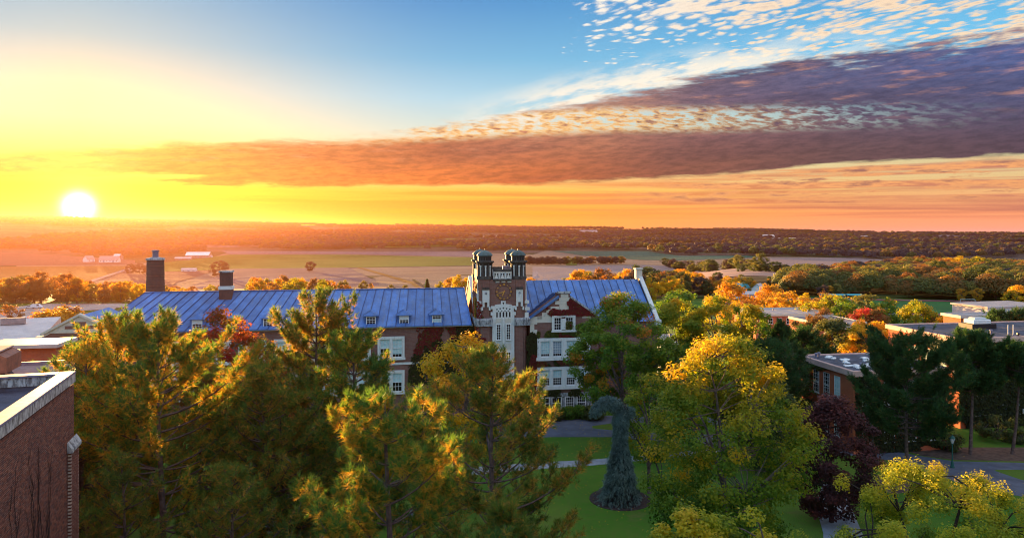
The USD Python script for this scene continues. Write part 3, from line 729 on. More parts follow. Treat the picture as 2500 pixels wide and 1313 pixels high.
for k in range(9):                                    # dormers
    xc = -8.56 - 4.30 * k
    zf = 12.25 + (1.55 - 0.95) * 4.41 / 7.05
    d = part(hall, 'dormer', MB().prism([(xc - 0.86, zf - 0.1), (xc + 0.86, zf - 0.1), (xc + 0.86, 13.72), (xc - 0.86, 13.72)], 1.62, 3.6), 'roof_blue')
    m = MB()
    e, hh = 1.02, 14.28
    for sgn in (-1, 1):
        m.add([(xc + sgn * e, 1.40, 13.70), (xc, 2.0, hh), (xc, 4.2, hh), (xc + sgn * e, 3.5, 13.70), (xc + sgn * e, 1.40, 13.62), (xc, 4.2, hh - .1), (xc + sgn * e, 3.5, 13.62)],
              [[0, 1, 2], [0, 2, 3], [0, 3, 6], [0, 6, 4]])
    m.add([(xc - e, 1.40, 13.70), (xc + e, 1.40, 13.70), (xc, 2.0, hh), (xc - e, 1.40, 13.62), (xc + e, 1.40, 13.62)], [[0, 1, 2], [0, 3, 4], [0, 4, 1]])
    part(d, 'dormer_roof', m, 'roof_blue')
    ww = 0.62
    zz0, zz1 = 12.62, 13.62
    m = MB()
    m.box((xc - ww, 1.54, zz0 - .1), (xc - ww + .1, 1.617, zz1)); m.box((xc + ww - .1, 1.54, zz0 - .1), (xc + ww, 1.617, zz1))
    m.box((xc - ww + .1, 1.54, zz1 - .1), (xc + ww - .1, 1.617, zz1)); m.box((xc - ww - .08, 1.48, zz0 - .18), (xc + ww + .08, 1.617, zz0 - .102)); m.box((xc - ww + .1, 1.54, zz0 - .1), (xc + ww - .1, 1.617, zz0 - .01))
    m.box((xc - ww + .1, 1.55, 13.08), (xc + ww - .1, 1.61, 13.14))
    for q in (-.17, .17): m.box((xc + q - .02, 1.565, zz0), (xc + q + .02, 1.605, zz1 - .1))
    for q in (12.86, 13.34): m.box((xc - ww + .1, 1.57, q - .018), (xc + ww - .1, 1.60, q + .018))
    part(d, 'window_frame', m, 'paint_white')
    part(d, 'pane', MB().box((xc - ww + .05, 1.606, zz0 - .05), (xc + ww - .05, 1.616, zz1 - .05)), 'pane_dark')
    if k in (1, 7): part(d, 'blind', MB().box((xc - ww + .1, 1.600, 13.14), (xc + ww - .1, 1.603, zz1 - .1)), 'paint_white')
    if k in (0,): part(d, 'blind', MB().box((xc - ww + .1, 1.600, zz0), (xc + ww - .1, 1.603, 13.08)), 'blind_cyan')
for k in range(8):                                    # paired windows of the left wing in white stone frames
    xc = -14.55 - 4.35 * k
    for z0, z1 in ((7.9, 10.95), (3.4, 6.5)):
        fr = MB()
        fr.box((xc - 1.75, 1.27, z0), (xc - 1.45, 1.497, z1)); fr.box((xc + 1.45, 1.27, z0), (xc + 1.75, 1.497, z1)); fr.box((xc - 0.15, 1.27, z0 + .3), (xc + .15, 1.497, z1 - .35))
        fr.box((xc - 1.45, 1.27, z1 - .35), (xc + 1.45, 1.497, z1)); fr.box((xc - 1.85, 1.20, z0 - .02), (xc + 1.85, 1.268, z0 + .3))
        part(hall, 'stone_window_frame', fr, 'stone_white')
        for q in (-.8, .8):
            sash(hall, xc + q - .64, xc + q + .64, z0 + .3, z1 - .36, 1.41, blind=('all' if q > 0 and z0 > 7 else 'upper', 'blind_cyan'))
ivy_sheet(hall, 'ivy', (-12.3, -3.5, 4.5, 12.15, lambda x, z: np.clip(1.25 - 1.5 * np.maximum(0, -11.2 - x + (z - 8) * 0.28 * (fbm(np.column_stack([x, z, z * 0]) * .9, 3, 3) * 2)), 0, 1) * (fbm(np.column_stack([x * .8, z * .8, z * 0]), 3, 1) > 0.30)), 9000, 1.50, 0.24,
          tone=lambda x, z, r: np.where((z - 9.6 + (x + 7.5) * -0.35 + (fbm(np.column_stack([x, z, z * 0]), 3, 2) - .5) * 5 > 0.4) & (x < -6.0), 0.80, 0.30) + r.normal(0, .06, len(x)), seed=5)

# the taller block behind and to the right of the tower
RB0, RB1 = -3.3, 22.6
xbox('wall', (RB0, 2.3, 0), (RB1, 16.0, 12.1), 'brick_red')
roof_panels(hall, 'roof_panel', (RB0 + .3, 1.9, 12.1), (RB1 - .5, 1.9, 12.1), (RB0 + .3, 9.15, 17.52), (RB1 - .5, 9.15, 17.52), 22)
part(hall, 'roof_back', MB().add([(RB0 + .3, 16.4, 12.1), (RB1 - .5, 16.4, 12.1), (RB1 - .5, 9.2, 17.5), (RB0 + .3, 9.2, 17.5)], [[0, 3, 2, 1]]), 'roof_blue')
for xx, lab in ((RB0, 'brick gable end behind the clock tower, sunlight painted into its brick'), (RB1 - .35, None)):
    part(hall, 'gable_wall', MB().prism([(2.3, 12.0), (16.0, 12.0), (16.0, 12.4), (9.15, 17.95), (2.3, 12.4)], xx, xx + .35, 'x'), 'brick_orange_lit' if lab else 'brick_red', lab)  # left gable gets the brighter brick, its sunlight painted in
    for y0, z0, y1, z1 in ((1.75, 12.15, 9.15, 18.05), (9.15, 18.05, 16.5, 12.15)):
        c = MB()
        c.add([(xx - .12, y0, z0), (xx + .47, y0, z0), (xx + .47, y1, z1), (xx - .12, y1, z1), (xx - .12, y0, z0 + .28), (xx + .47, y0, z0 + .28), (xx + .47, y1, z1 + .28), (xx - .12, y1, z1 + .28)],
              [[0, 3, 2, 1], [4, 5, 6, 7], [0, 1, 5, 4], [1, 2, 6, 5], [2, 3, 7, 6], [3, 0, 4, 7]])
        part(hall, 'coping', c, 'stone_white')
xbox('kneeler', (RB1 - .55, 1.2, 11.5), (RB1 + .2, 2.3, 12.4), 'stone_white', bev=0.06)
m = MB().bevel((RB1 - .85, 8.7, 17.7), (RB1 + .1, 9.65, 19.0), 0.05); m.bevel((RB1 - .95, 8.6, 19.003), (RB1 + .2, 9.75, 19.2), 0.05)
part(hall, 'gable_chimney', m, 'stone_cream')

# gabled bay
BX0, BX1, BC = 3.75, 13.3, 8.52
part(hall, 'bay_wall', MB().prism([(BX0, 0), (BX1, 0), (BX1, 13.1), (BC + .75, 15.9), (BC + .75, 16.35), (BC - .75, 16.35), (BC - .75, 15.9), (BX0, 13.1)], 0.0, 2.29), 'brick_red')
for sgn, x0 in ((-1, BX0), (1, BX1)):
    p = np.array([(x0 + sgn * .45, 12.72), (x0 + sgn * .45, 13.0), (BC + sgn * .78, 16.08), (BC + sgn * .78, 15.80)])
    part(hall, 'coping', MB().prism(p, -0.22, 0.45), 'roof_blue' if sgn < 0 else 'stone_grey')
xbox('gable_cap', (BC - .9, -0.15, 16.353), (BC + .9, 0.6, 16.62), 'stone_grey', bev=0.04)
roof_panels(hall, 'roof_panel', (BX0 - .35, 7.6, 12.82), (BX0 - .35, 0.46, 12.82), (BC, 7.6, 15.85), (BC, 0.46, 15.85), 12, rib=0.09)
roof_panels(hall, 'roof_panel', (BX1 + .35, 0.46, 12.82), (BX1 + .35, 7.6, 12.82), (BC, 0.46, 15.85), (BC, 7.6, 15.85), 12, rib=0.09)
xbox('gutter', (BX0 - .62, 0.2, 12.62), (BX0 - .36, 2.0, 12.8), 'roof_blue')
blocks = [(BX0 + .02, 5.4, 12.95, 13.35), (BX0 + .02, 4.75, 12.3, 12.947), (BX0 + .02, 4.35, 11.6, 12.297), (BX0 + .02, 4.75, 10.95, 11.597),
          (4.75, 7.0, 12.5, 13.38), (5.4, 6.6, 13.383, 13.85), (6.0, 7.1, 13.853, 14.25), (6.6, 7.75, 14.253, 14.65), (7.2, 9.3, 14.9, 15.4), (7.75, 9.25, 15.403, 15.85), (8.0, 9.05, 15.853, 16.3),
          (7.8, 9.1, 14.253, 14.897), (8.05, 8.95, 13.6, 14.25), (9.4, 10.3, 14.3, 14.8), (11.0, 12.2, 13.0, 13.3)]
for x0, x1, z0, z1 in blocks: xbox('stone_block', (x0, -0.045, z0), (x1, 0.001, z1 - 0.012), 'stone_cream', bev=0.012)
fr = MB()
fr.box((6.75, -.2, 11.25), (7.02, -.002, 13.2)); fr.box((9.72, -.2, 11.25), (10.0, -.002, 13.2)); fr.box((8.07, -.2, 11.5), (8.62, -.002, 13.0)); fr.box((6.75, -.2, 13.2), (10.0, -.002, 13.42)); fr.box((6.65, -.26, 11.2), (10.1, -.202, 11.42))
part(hall, 'stone_window_frame', fr, 'stone_white')
sash(hall, 7.03, 8.06, 11.45, 13.18, -0.09, 3, 4); sash(hall, 8.63, 9.71, 11.45, 13.18, -0.09, 3, 4)
for z0, z1, opts in ((7.42, 10.42, [('all', 'blind_cyan'), ('all', 'blind_grey'), ('all', 'blind_cyan'), ('all', 'paint_white')]), (3.52, 6.56, [('upper', 'blind_cyan')] * 4)):
    wx = [(5.2, 6.46), (6.86, 8.12), (8.72, 9.98), (10.34, 11.6)]
    fr = MB()
    for a, b in ((4.72, 5.19), (6.47, 6.85), (8.13, 8.71), (9.99, 10.33), (11.61, 12.1)): fr.box((a, -.22, z0 + .42), (b, -.002, z1 - .4))
    fr.box((4.72, -.22, z1 - .4), (12.1, -.002, z1)); fr.box((4.6, -.28, z0), (12.2, -.002, z0 + .42))
    part(hall, 'stone_window_frame', fr, 'stone_white')
    for (a, b), o in zip(wx, opts): sash(hall, a, b, z0 + .5, z1 - .42, -0.09, 4, 6, blind=o)
xbox('stone_base', (BX0, -0.12, 0), (BX1, -0.002, 3.0), 'stone_grey')
for a, b in ((5.2, 6.4), (6.7, 8.05), (8.6, 9.8), (10.2, 11.4)): sash(hall, a, b, 0.85, 2.5, -0.21, 2 if a < 8 else 4, 2 if a < 8 else 4)
n2 = lambda x, z, s, k=0: fbm(np.column_stack([x * s, z * s, z * 0 + k]), 3, 7)
ivy_sheet(hall, 'ivy', (5.6, 13.5, 12.6, 16.2, lambda x, z: ((z < 16.05 - np.abs(x - BC) * .62) & ((x > 9.0 + (z - 14.2) * -0.1 + (n2(x, z, 1.1) - .5) * 2.2) & (z > 13.3) | (z > 13.3) & (z < 14.2 + (n2(x, z, 1.3, 3) - .5) * 1.5) & (x > 6.4 + (n2(x, z, 1.6, 5) - .5) * 3.5))) * 1.0), 7000, -0.05, 0.22,
          tone=lambda x, z, r: 0.86 + r.normal(0, .07, len(x)), seed=8, label='deep red creeper spread over the gable of the bay')
ivy_sheet(hall, 'ivy', (4.0, 13.4, 10.3, 13.2, lambda x, z: ((z < 11.6 + (x - 6.8) * 0.22 + (n2(x, z, 1.1, 2) - .5) * 2.0) & (x > 5.2 + (n2(x, z, .9, 4) - .5) * 3) & ~((x > 6.9) & (x < 8.5) & (z > 11.35)) & (z > 10.45 + np.where(x < 12.1, 0, -3)) & (z < 12.9)) * 1.0), 6000, -0.05, 0.20,
          tone=lambda x, z, r: np.where(n2(x, z, .7, 9) > .56, 0.80, 0.52), seed=9, label='bright green creeper between the window rows of the bay')
ivy_sheet(hall, 'ivy', (3.3, 4.95, 1.0, 11.4, lambda x, z: (n2(x, z, .7, 11) + .25 - np.abs(x - 4.1) * .2 - np.maximum(z - 9.5, 0) * .18 > .5) * 1.0), 4600, -0.06, 0.22,
          tone=lambda x, z, r: np.where(n2(x, z, .45, 6) > .47, 0.82, 0.28), seed=10)
ivy_sheet(hall, 'ivy', (4.7, 12.6, 6.5, 7.45, lambda x, z: (n2(x, z, .8, 17) + .12 > .5) * (z > 6.62) * 1.0), 1500, -0.17, 0.20, tone=lambda x, z, r: np.where(n2(x, z, .6, 6) > .55, 0.75, 0.35), seed=11)
ivy_sheet(hall, 'ivy', (3.9, 13.0, 2.45, 3.5, lambda x, z: (n2(x, z, .6, 27) > .47) * 1.0), 1600, -0.14, 0.22, tone=lambda x, z, r: np.where(n2(x, z, .5, 6) > .6, 0.75, 0.30), seed=12)

# the clock tower
TX0, TX1, TD = -3.3, 3.42, 6.75
xbox('tower_wall', (TX0 + .25, 0.12, 0), (TX1 - .25, TD, 18.3), 'brick_red')
corners = [(-2.2, 1.05), (2.32, 1.05), (-2.2, 5.85), (2.32, 5.85)]
for (cx, cy) in corners:
    part(hall, 'corner_shaft', MB().lathe([(1.22, 0), (1.22, 12.1), (1.14, 13.3), (1.12, 18.35)], (cx, cy, 0)), 'brick_red')
    m = MB().lathe([(1.20, 18.353), (1.20, 18.75), (0.86, 18.80), (0.86, 20.35), (1.05, 20.42), (1.30, 20.62), (1.30, 20.78), (0.98, 20.80)], (cx, cy, 0))
    part(hall, 'lantern', m, 'stone_dark')
    col = MB(); wc = MB()
    for k in range(8):
        a = np.pi / 8 + k * np.pi / 4
        col.lathe([(.115, 18.76), (.10, 20.45)], (cx + .98 * math.cos(a), cy + .98 * math.sin(a), 0), 6)
        a2 = a + np.pi / 8
        c0 = np.array([cx + .90 * math.cos(a2), cy + .90 * math.sin(a2)])
        wc.lathe([(.13, 18.55), (.15, 18.7), (.10, 18.8), (.10, 19.95), (.15, 20.05), (.15, 20.2)], (*c0, 0), 6)
    L = part(hall, 'lantern_columns', col, 'stone_dark')
    part(L, 'pilasters', wc, 'stone_white')
    part(hall, 'belfry', MB().lathe([(0.93, 20.79), (0.93, 21.42), (1.04, 21.46), (1.04, 21.55)], (cx, cy, 0)), 'stone_dark')
    ar = MB()
    for k in range(8):
        a = k * np.pi / 4
        o = np.array([cx + .865 * math.cos(a), cy + .865 * math.sin(a)]); tx = np.array([-math.sin(a), math.cos(a)]); nn = np.array([math.cos(a), math.sin(a)])
        for q in (-.17, .17):
            for w0, w1, z0, z1 in ((q - .10, q + .10, 20.88, 21.34),):
                p = [o + tx * w0 + nn * .012, o + tx * w1 + nn * .012]
                ar.add([(*p[0], z0), (*p[1], z0), (*p[1], z1), (*p[0], z1)], [[0, 1, 2, 3]])
    part(hall, 'belfry_opening', ar, 'inside_dark')
    part(hall, 'turret_roof', MB().lathe([(1.13, 21.50), (1.02, 21.70), (0.80, 21.92), (0.50, 22.10), (0.16, 22.20), (0.05, 22.24), (0.03, 22.42)], (cx, cy, 0)), 'copper_green')
# parapet between the turrets, with triangular tracery
for y0, y1, xa, xb in ((0.10, 0.42, -1.15, 1.27), (TD - .42, TD - .10, -1.15, 1.27)):
    xbox('parapet_cornice', (xa, y0 - .22, 18.15), (xb, y1 + .1, 18.42), 'stone_dark', bev=0.05)
    xbox('parapet_rail', (xa, y0 - .08, 19.42), (xb, y1 + .05, 19.72), 'stone_dark', bev=0.05)
    xbox('parapet_backing', (xa, y0 + .16, 18.42), (xb, y1, 19.418), 'inside_dark')
    for k in range(3):
        w = (xb - xa) / 3; a = xa + k * w
        m = MB()
        m.box((a + .004, y0 - .02, 18.424), (a + .13, y0 + .158, 19.416)); m.box((a + w - .13, y0 - .02, 18.424), (a + w - .004, y0 + .158, 19.416))
        m.prism([(a + .16, 18.45), (a + w - .16, 18.45), (a + w / 2 + .05, 19.12), (a + w / 2 - .05, 19.12)], y0, y0 + .15)
        m.prism([(a + .14, 19.18), (a + w / 2, 19.10), (a + w - .14, 19.18), (a + w - .14, 19.40), (a + .14, 19.40)], y0 + .01, y0 + .14)
        part(hall, 'tracery_panel', m, 'stone_white')
    for k in range(3): xbox('corbel_block', (xa + .28 + k * .8, y0 - .06, 17.93), (xa + .80 + k * .8, y0 + .019, 18.148), 'stone_white', bev=0.03)
for xx in (TX0 + .18, TX1 - .55):
    m = MB().box((xx, 2.2, 18.35), (xx + .36, 4.7, 19.6)); part(hall, 'side_parapet', m, 'stone_dark')
xbox('tower_roof', (-2.9, .5, 18.3), (3.0, TD - .5, 18.5), 'membrane_dark')
m = MB().bevel((.55, 2.6, 18.5), (1.5, 3.5, 20.0), .05); part(hall, 'roof_hatch', m, 'flashing')
# carved stone faces of the shafts
for cx in (-2.2, 2.32):
    for sgn in (-1, 1):
        xa = cx - .42
    m = MB()
    m.box((cx - .46, -.20, 15.35), (cx + .46, -.072, 17.0)); part(hall, 'niche_panel', m, 'stone_white')
    for a, b, z0, z1 in ((cx - .46, cx - .18, 14.75, 15.347), (cx + .18, cx + .46, 14.75, 15.347), (cx - .62, cx - .38, 14.3, 14.747), (cx + .40, cx + .62, 14.3, 14.747)): xbox('quoin_block', (a, -.18, z0), (b, -.01, z1), 'stone_white')
    m = MB().prism([(cx - .52, 17.003), (cx + .52, 17.003), (cx + .46, 17.35), (cx - .46, 17.35)], -.26, -.05); part(hall, 'niche_hood', m, 'stone_dark')
    m = MB()
    m.lathe([(.17, 0), (.17, .02)], (0, 0, 0), 12)
    v, f, t_ = m.arrays(); v = np.column_stack([v[:, 0] + cx, -.205 - v[:, 2], v[:, 1] + 16.55])
    part(hall, 'niche_rosette', (v, f, t_), 'stone_grey')
for sx, cx in ((-1, TX0 - .02), (1, TX1 - .32)):      # buttress strips with weathered steps at the outer corners
    m = MB()
    m.bevel((cx, .35, 13.9), (cx + .36, 1.2, 15.6), .03); m.bevel((cx + .03, .45, 15.603), (cx + .33, 1.1, 16.9), .03); m.bevel((cx + .07, .55, 16.903), (cx + .29, 1.0, 18.3), .03)
    part(hall, 'corner_buttress', m, 'stone_white')
    for z0, z1, w in ((13.2, 13.897, .5), (14.2, 14.6, .62), (15.1, 15.5, .55)): xbox('quoin_block', (cx - .02, -.02, z0), (cx + w, .349, z1), 'stone_white', bev=.02)
# skeleton clock: dark ring, gilt numerals and hands
CCX, CCZ = .24, 16.72
dial = MB()
w = np.linspace(0, 2 * np.pi, 49)
for r0, r1 in ((1.10, 1.15), (0.79, 0.82)):
    a = np.column_stack([CCX + r1 * np.cos(w), np.full(49, .06), CCZ + r1 * np.sin(w)]); b_ = np.column_stack([CCX + r0 * np.cos(w), np.full(49, .06), CCZ + r0 * np.sin(w)])
    dial.add(np.vstack([a, b_]), [[k, k + 1, 50 + k, 49 + k] for k in range(48)])
dial = part(hall, 'clock_dial', dial, 'vine_dry')


def bar3(m, p, q, wd, y0, y1):                        # a flat bar on the wall from p to q (x, z)
    p, q = np.array(p, float), np.array(q, float)
    d_ = (q - p) / np.linalg.norm(q - p); e = np.array([-d_[1], d_[0]]) * wd / 2
    return m.prism([p + e, q + e, q - e, p - e], y0, y1)


NUM = ['XII', 'I', 'II', 'III', 'IV', 'V', 'VI', 'VII', 'VIII', 'IX', 'X', 'XI']
for k, s_ in enumerate(NUM):
    a = math.pi / 2 - k * math.pi / 6
    er, et = np.array([math.cos(a), math.sin(a)]), np.array([math.sin(a), -math.cos(a)])
    wds = {'I': .075, 'V': .13, 'X': .13}
    tot = sum(wds[ch] for ch in s_); o = -tot / 2
    m = MB()
    P = lambda u, r: np.array([CCX, CCZ]) + et * u + er * r
    for ch in s_:
        c_ = o + wds[ch] / 2; o += wds[ch]
        if ch == 'I': bar3(m, P(c_, .84), P(c_, 1.08), .04, .02, .05)
        elif ch == 'V': bar3(m, P(c_ - .045, 1.08), P(c_, .84), .036, .02, .05); bar3(m, P(c_ + .045, 1.08), P(c_, .84), .03, .016, .046)
        else: bar3(m, P(c_ - .05, 1.08), P(c_ + .05, .84), .038, .02, .05); bar3(m, P(c_ + .05, 1.08), P(c_ - .05, .84), .03, .016, .046)
    part(dial, 'numeral', m, 'gold')
for nm, dx, dz, ln, wd in (('hour_hand', -.36, -.93, .66, .085), ('minute_hand', -.957, -.29, .98, .06)):
    u = np.array([dx, dz]) / math.hypot(dx, dz); e = np.array([-u[1], u[0]])
    c_ = np.array([CCX, CCZ])
    m = MB().prism([c_ - u * .18 + e * wd * .5, c_ + u * ln * .62 + e * wd * .7, c_ + u * ln, c_ + u * ln * .62 - e * wd * .7, c_ - u * .18 - e * wd * .5], -.03 if nm == 'hour_hand' else -.05, .0 if nm == 'hour_hand' else -.032)
    part(dial, nm, m, 'gold')
# tall stone window bay of the tower
SX0, SX1 = -1.32, 1.62
SC = (SX0 + SX1) / 2
crown = [(SX0, 5.0), (SX1, 5.0), (SX1, 13.6), (SX1 + .22, 13.6), (SX1 + .22, 14.05), (SX1 - .05, 14.05), (SX1 - .05, 14.45), (SX1 + .18, 14.45), (SX1 + .18, 14.85), (SX1 - .35, 14.85), (SX1 - .35, 15.0), (SC + .32, 15.08), (SC + .32, 15.5),
         (SC - .32, 15.5), (SC - .32, 15.08), (SX0 + .35, 15.0), (SX0 + .35, 14.85), (SX0 - .18, 14.85), (SX0 - .18, 14.45), (SX0 + .05, 14.45), (SX0 + .05, 14.05), (SX0 - .22, 14.05), (SX0 - .22, 13.6), (SX0, 13.6)]
part(hall, 'stone_window_bay', MB().prism(crown, -.10, .118), 'stone_white')
for k in range(5):
    xx = SC + (k - 2) * .43
    m = MB().prism([(xx - .10, 13.35), (xx + .10, 13.35), (xx + .10, 13.98), (xx, 14.12), (xx - .10, 13.98)], -.106, -.101)
    part(hall, 'lancet_opening', m, 'inside_dark')
    zz = 14.42 + (.14 if k == 2 else .06 if k in (1, 3) else -.04)
    m = MB().prism([(xx - .13, zz + .05), (xx, zz - .13), (xx + .13, zz + .05), (xx, zz + .12)], -.106, -.101)
    part(hall, 'tracery_opening', m, 'inside_dark')
    if k < 4:
        m = MB().prism([(xx + .13, 14.20), (xx + .215, 14.02), (xx + .30, 14.20), (xx + .215, 14.27)], -.106, -.101); part(hall, 'tracery_opening', m, 'inside_dark')
m = MB().prism([(SC - .14, 15.32), (SC, 14.98), (SC + .14, 15.32)], -.106, -.101); part(hall, 'tracery_opening', m, 'inside_dark')
for a in (SC - .96, SC + .36):
    sash(hall, a, a + .62, 10.35, 12.45, -.195, 2, 6, bar=.05)
    xbox('carved_panel', (a - .08, -.13, 12.62), (a + .70, -.103, 13.2), 'stone_cream', bev=.01)
    xbox('stone_panel', (a - .08, -.125, 9.05), (a + .70, -.103, 9.85), 'stone_cream', bev=.015)
    sash(hall, a, a + .62, 6.9, 8.75, -.195, 2, 5, bar=.05)
xbox('mullion_pier', (SC - .12, -.26, 5.0), (SC + .12, -.102, 13.2), 'stone_white', bev=.03)
for x0, x1 in ((TX0 - .12, SX0 - .01), (SX1 + .01, TX1 + .32)):
    m = MB().prism([(-.30, 12.2), (-.42, 13.02), (-.36, 13.2), (.119, 13.26), (.119, 12.2)], x0, x1, 'x'); part(hall, 'stone_band', m, 'stone_grey')
m = MB().prism([(TX0 - .30, 12.2), (TX0 - .42, 13.02), (TX0 - .3, 13.2), (TX0 + .2, 13.26), (TX0 + .2, 12.2)], .13, TD); part(hall, 'stone_band', m, 'stone_grey')
m = MB().prism([(TX1 + .30, 12.2), (TX1 + .42, 13.02), (TX1 + .3, 13.2), (TX1 - .2, 13.26), (TX1 - .2, 12.2)], .13, 2.2); part(hall, 'stone_band', m, 'stone_grey')


def ivy_side(name, x, y0, y1, z0, z1, n, mat, tone, seed, dens):
    r = np.random.default_rng(seed)
    y, z = r.uniform(y0, y1, n), r.uniform(z0, z1, n)
    k = dens(y, z); y, z = y[k], z[k]; n = len(y)
    nn = np.column_stack([np.full(n, -1.0), r.normal(-.2, .4, n), r.normal(.35, .35, n)])
    v, f, t = leaf_cards(np.column_stack([x - r.uniform(.02, .2, n), y, z]), nn, r.uniform(.7, 1.3, n) * .24, np.clip(tone(y, z) + r.normal(0, .1, n), 0, 1), r)
    return part(hall, name, (v, f, t), mat, 'turning creeper on the sunlit side of the tower', kind='stuff', tint=True)


ivy_side('ivy', -3.35, .6, 3.2, 8.0, 18.0, 6000, 'ivy_orange', lambda y, z: .35 + (n2(y, z, .35, 3) - .35) * 1.6, 21, lambda y, z: n2(y, z, .8, 4) + .1 - np.abs(y - 1.9) * .06 > .48)
ivy_sheet(hall, 'ivy', (-3.4, -1.6, 8.5, 15.5, lambda x, z: (n2(x, z, .9, 31) - (x + 3.3) * .28 > .40) * 1.0), 2600, -.16, 0.17, tone=lambda x, z, r: np.where(n2(x, z, .6, 8) > .42, .84, .45), seed=22)
# ridge chimney
m = MB().bevel((-37.05, 6.4, 15.6), (-35.45, 7.9, 17.0), .04); ch = part(hall, 'chimney', m, 'brick_brown')
part(ch, 'white_band', MB().bevel((-37.12, 6.33, 17.003), (-35.38, 7.97, 17.45), .05), 'stone_white')
part(ch, 'chimney_shaft', MB().bevel((-36.98, 6.5, 17.453), (-35.52, 7.8, 19.25), .04), 'brick_brown')
part(ch, 'chimney_cap', MB().bevel((-37.1, 6.38, 19.253), (-35.4, 7.92, 19.5), .05), 'stone_grey')
# round boiler stack
st = thing('boiler_chimney', 'tall round dark brick chimney stack with a metal flue, behind the blue roof', 'chimney', (-50.1, 103.6, 0))
part(st, 'stack', MB().lathe([(1.45, 0), (1.30, 12.0), (1.12, 20.7)], sides=20), 'brick_brown', smooth=50)
for z in (17.1, 18.5, 19.9): part(st, 'band', MB().lathe([(1.19 + (19.9 - z) * .03, z), (1.2 + (19.9 - z) * .03, z + .05), (1.19 + (19.9 - z) * .03, z + .055)], sides=20), 'rust_metal')
part(st, 'cap', MB().lathe([(1.16, 20.70), (1.26, 20.72), (1.22, 20.95), (.55, 21.1), (.40, 21.12)], sides=20), 'stone_grey')
part(st, 'flue', MB().lathe([(.42, 21.12), (.40, 21.9), (.50, 21.92), (.50, 22.05), (.2, 22.1)], sides=12), 'flashing')
# gabled annex at the far left end of the hall
an = thing('brick_annex', 'brick annex with a stone-banded gable at the left end of the blue-roofed hall', 'building', (-49.3, 83.5, 0), YAW)
part(an, 'wall', MB().prism([(-3.4, 0), (4.4, 0), (4.4, 13.0), (.3, 15.2), (-3.4, 13.1)], 0, 9), 'brick_red')
part(an, 'stone_gable', MB().prism([(-3.4, 12.9), (-2.7, 13.3), (4.4, 13.3), (4.4, 13.4), (.3, 15.25), (-3.4, 13.3)], -.06, -.002), 'stone_cream')
for a in ([(-1.2, 13.75), (1.8, 13.75), (1.8, 14.1), (-1.2, 14.1)], [(-.4, 14.103), (1.0, 14.103), (1.0, 14.55), (-.4, 14.55)]):
    part(an, 'brick_panel', MB().prism(a, -.09, -.062), 'brick_red')
for p0, p1 in (((-3.7, 13.05), (.3, 15.22)), ((.3, 15.22), (4.7, 12.95))):
    (a0, b0), (a1, b1) = p0, p1
    part(an, 'coping', MB().prism([(a0, b0), (a1, b1), (a1, b1 + .28), (a0, b0 + .28)], -.22, .35), 'stone_cream')
part(an, 'roof', MB().add([(-3.6, .36, 13.1), (.3, .36, 15.24), (.3, 9.2, 15.24), (-3.6, 9.2, 13.1), (4.6, .36, 13.0), (4.6, 9.2, 13.0)], [[0, 1, 2, 3], [1, 4, 5, 2]]), 'roof_blue')
part(an, 'end_pier', MB().bevel((-4.1, -.3, 0), (-3.41, .6, 12.8), .05), 'brick_red')
part(an, 'pier_cap', MB().bevel((-4.2, -.4, 12.803), (-3.42, .7, 13.0), .05), 'stone_cream')

# ------------------------------------------------------------------ the near brick block at the lower left
NY = math.radians(17.9)
near = thing('brick_block', 'near flat-roofed brick block with a stained concrete coping, at the lower left edge', 'building', (-20.2, 34.0, 0), NY)
# local: x = across the wall (outside is +x), y = along the wall (away from the eye), the far corner is the origin
xb = lambda name, a, b, mat, bev=None, label=None: xbox(name, a, b, mat, label, near, bev)
xb('core', (-16, -14.0, 0), (-0.009, -0.009, 17.75), 'mortar')
xb('roof_deck', (-15.7, -13.7, 17.753), (-0.42, -0.42, 17.80), 'membrane_dark')
xb('side_parapet', (-0.42, -14.0, 17.753), (-0.12, -0.12, 18.38), 'membrane_dark')
xb('far_parapet', (-16, -0.42, 17.753), (-0.423, -0.12, 18.38), 'membrane_dark')
xb('coping', (-0.50, -14.0, 17.98), (0.05, 0.05, 18.36), 'coping_stained')
xb('coping', (-16, -0.5, 17.98), (-0.503, 0.05, 18.36), 'coping_stained')
xb('flashing', (-0.56, -14.0, 18.383), (0.075, 0.075, 18.47), 'flashing', 0.02)
xb('flashing', (-16, -0.56, 18.383), (-0.563, 0.075, 18.47), 'flashing', 0.02)
L_, H_ = 0.213, 0.0620
rb = np.random.default_rng(4)
cells = []
for c in range(132):
    z = 17.90 - c * 0.0755
    if z < 9: break
    y = -0.002 - (0.11 if c % 2 else 0.0)
    if c % 2: cells.append((-0.11, 0.105, z))
    while y > -11.2:
        cells.append((y - L_, L_, z)); y -= L_ + 0.013
cells = np.array(cells)
wy = cells[:, 0] * math.cos(NY) + 34
wx = -20.2 - cells[:, 0] * math.sin(NY)
inview = (CX + F * wx / wy > -15) & (HY + F * (EYE - cells[:, 2]) / wy < 1330)
order = np.argsort(np.where(inview, wy, 1e9))
first = set(order[:300].tolist())
rest = [MB() for _ in range(4)]
for k, (y, ln, z) in enumerate(cells):
    if not inview[k] and (wy[k] < 22): continue
    m = MB() if k in first else rest[int(rb.integers(4))]
    dx = rb.uniform(-.003, .004)
    v = np.array([(x_, y_, z_) for x_ in (-0.112, dx) for y_ in (y, y + ln) for z_ in (z - H_, z)])
    m.add(v, [[4, 6, 7, 5], [0, 4, 5, 1], [2, 3, 7, 6], [0, 2, 6, 4], [1, 5, 7, 3]])
    if k in first: part(near, 'brick', m, f'single_brick_{"abcd"[int(rb.integers(4))]}')
for k, m in enumerate(rest): part(near, 'brickwork', m, f'single_brick_{"abcd"[k]}', kind='stuff')
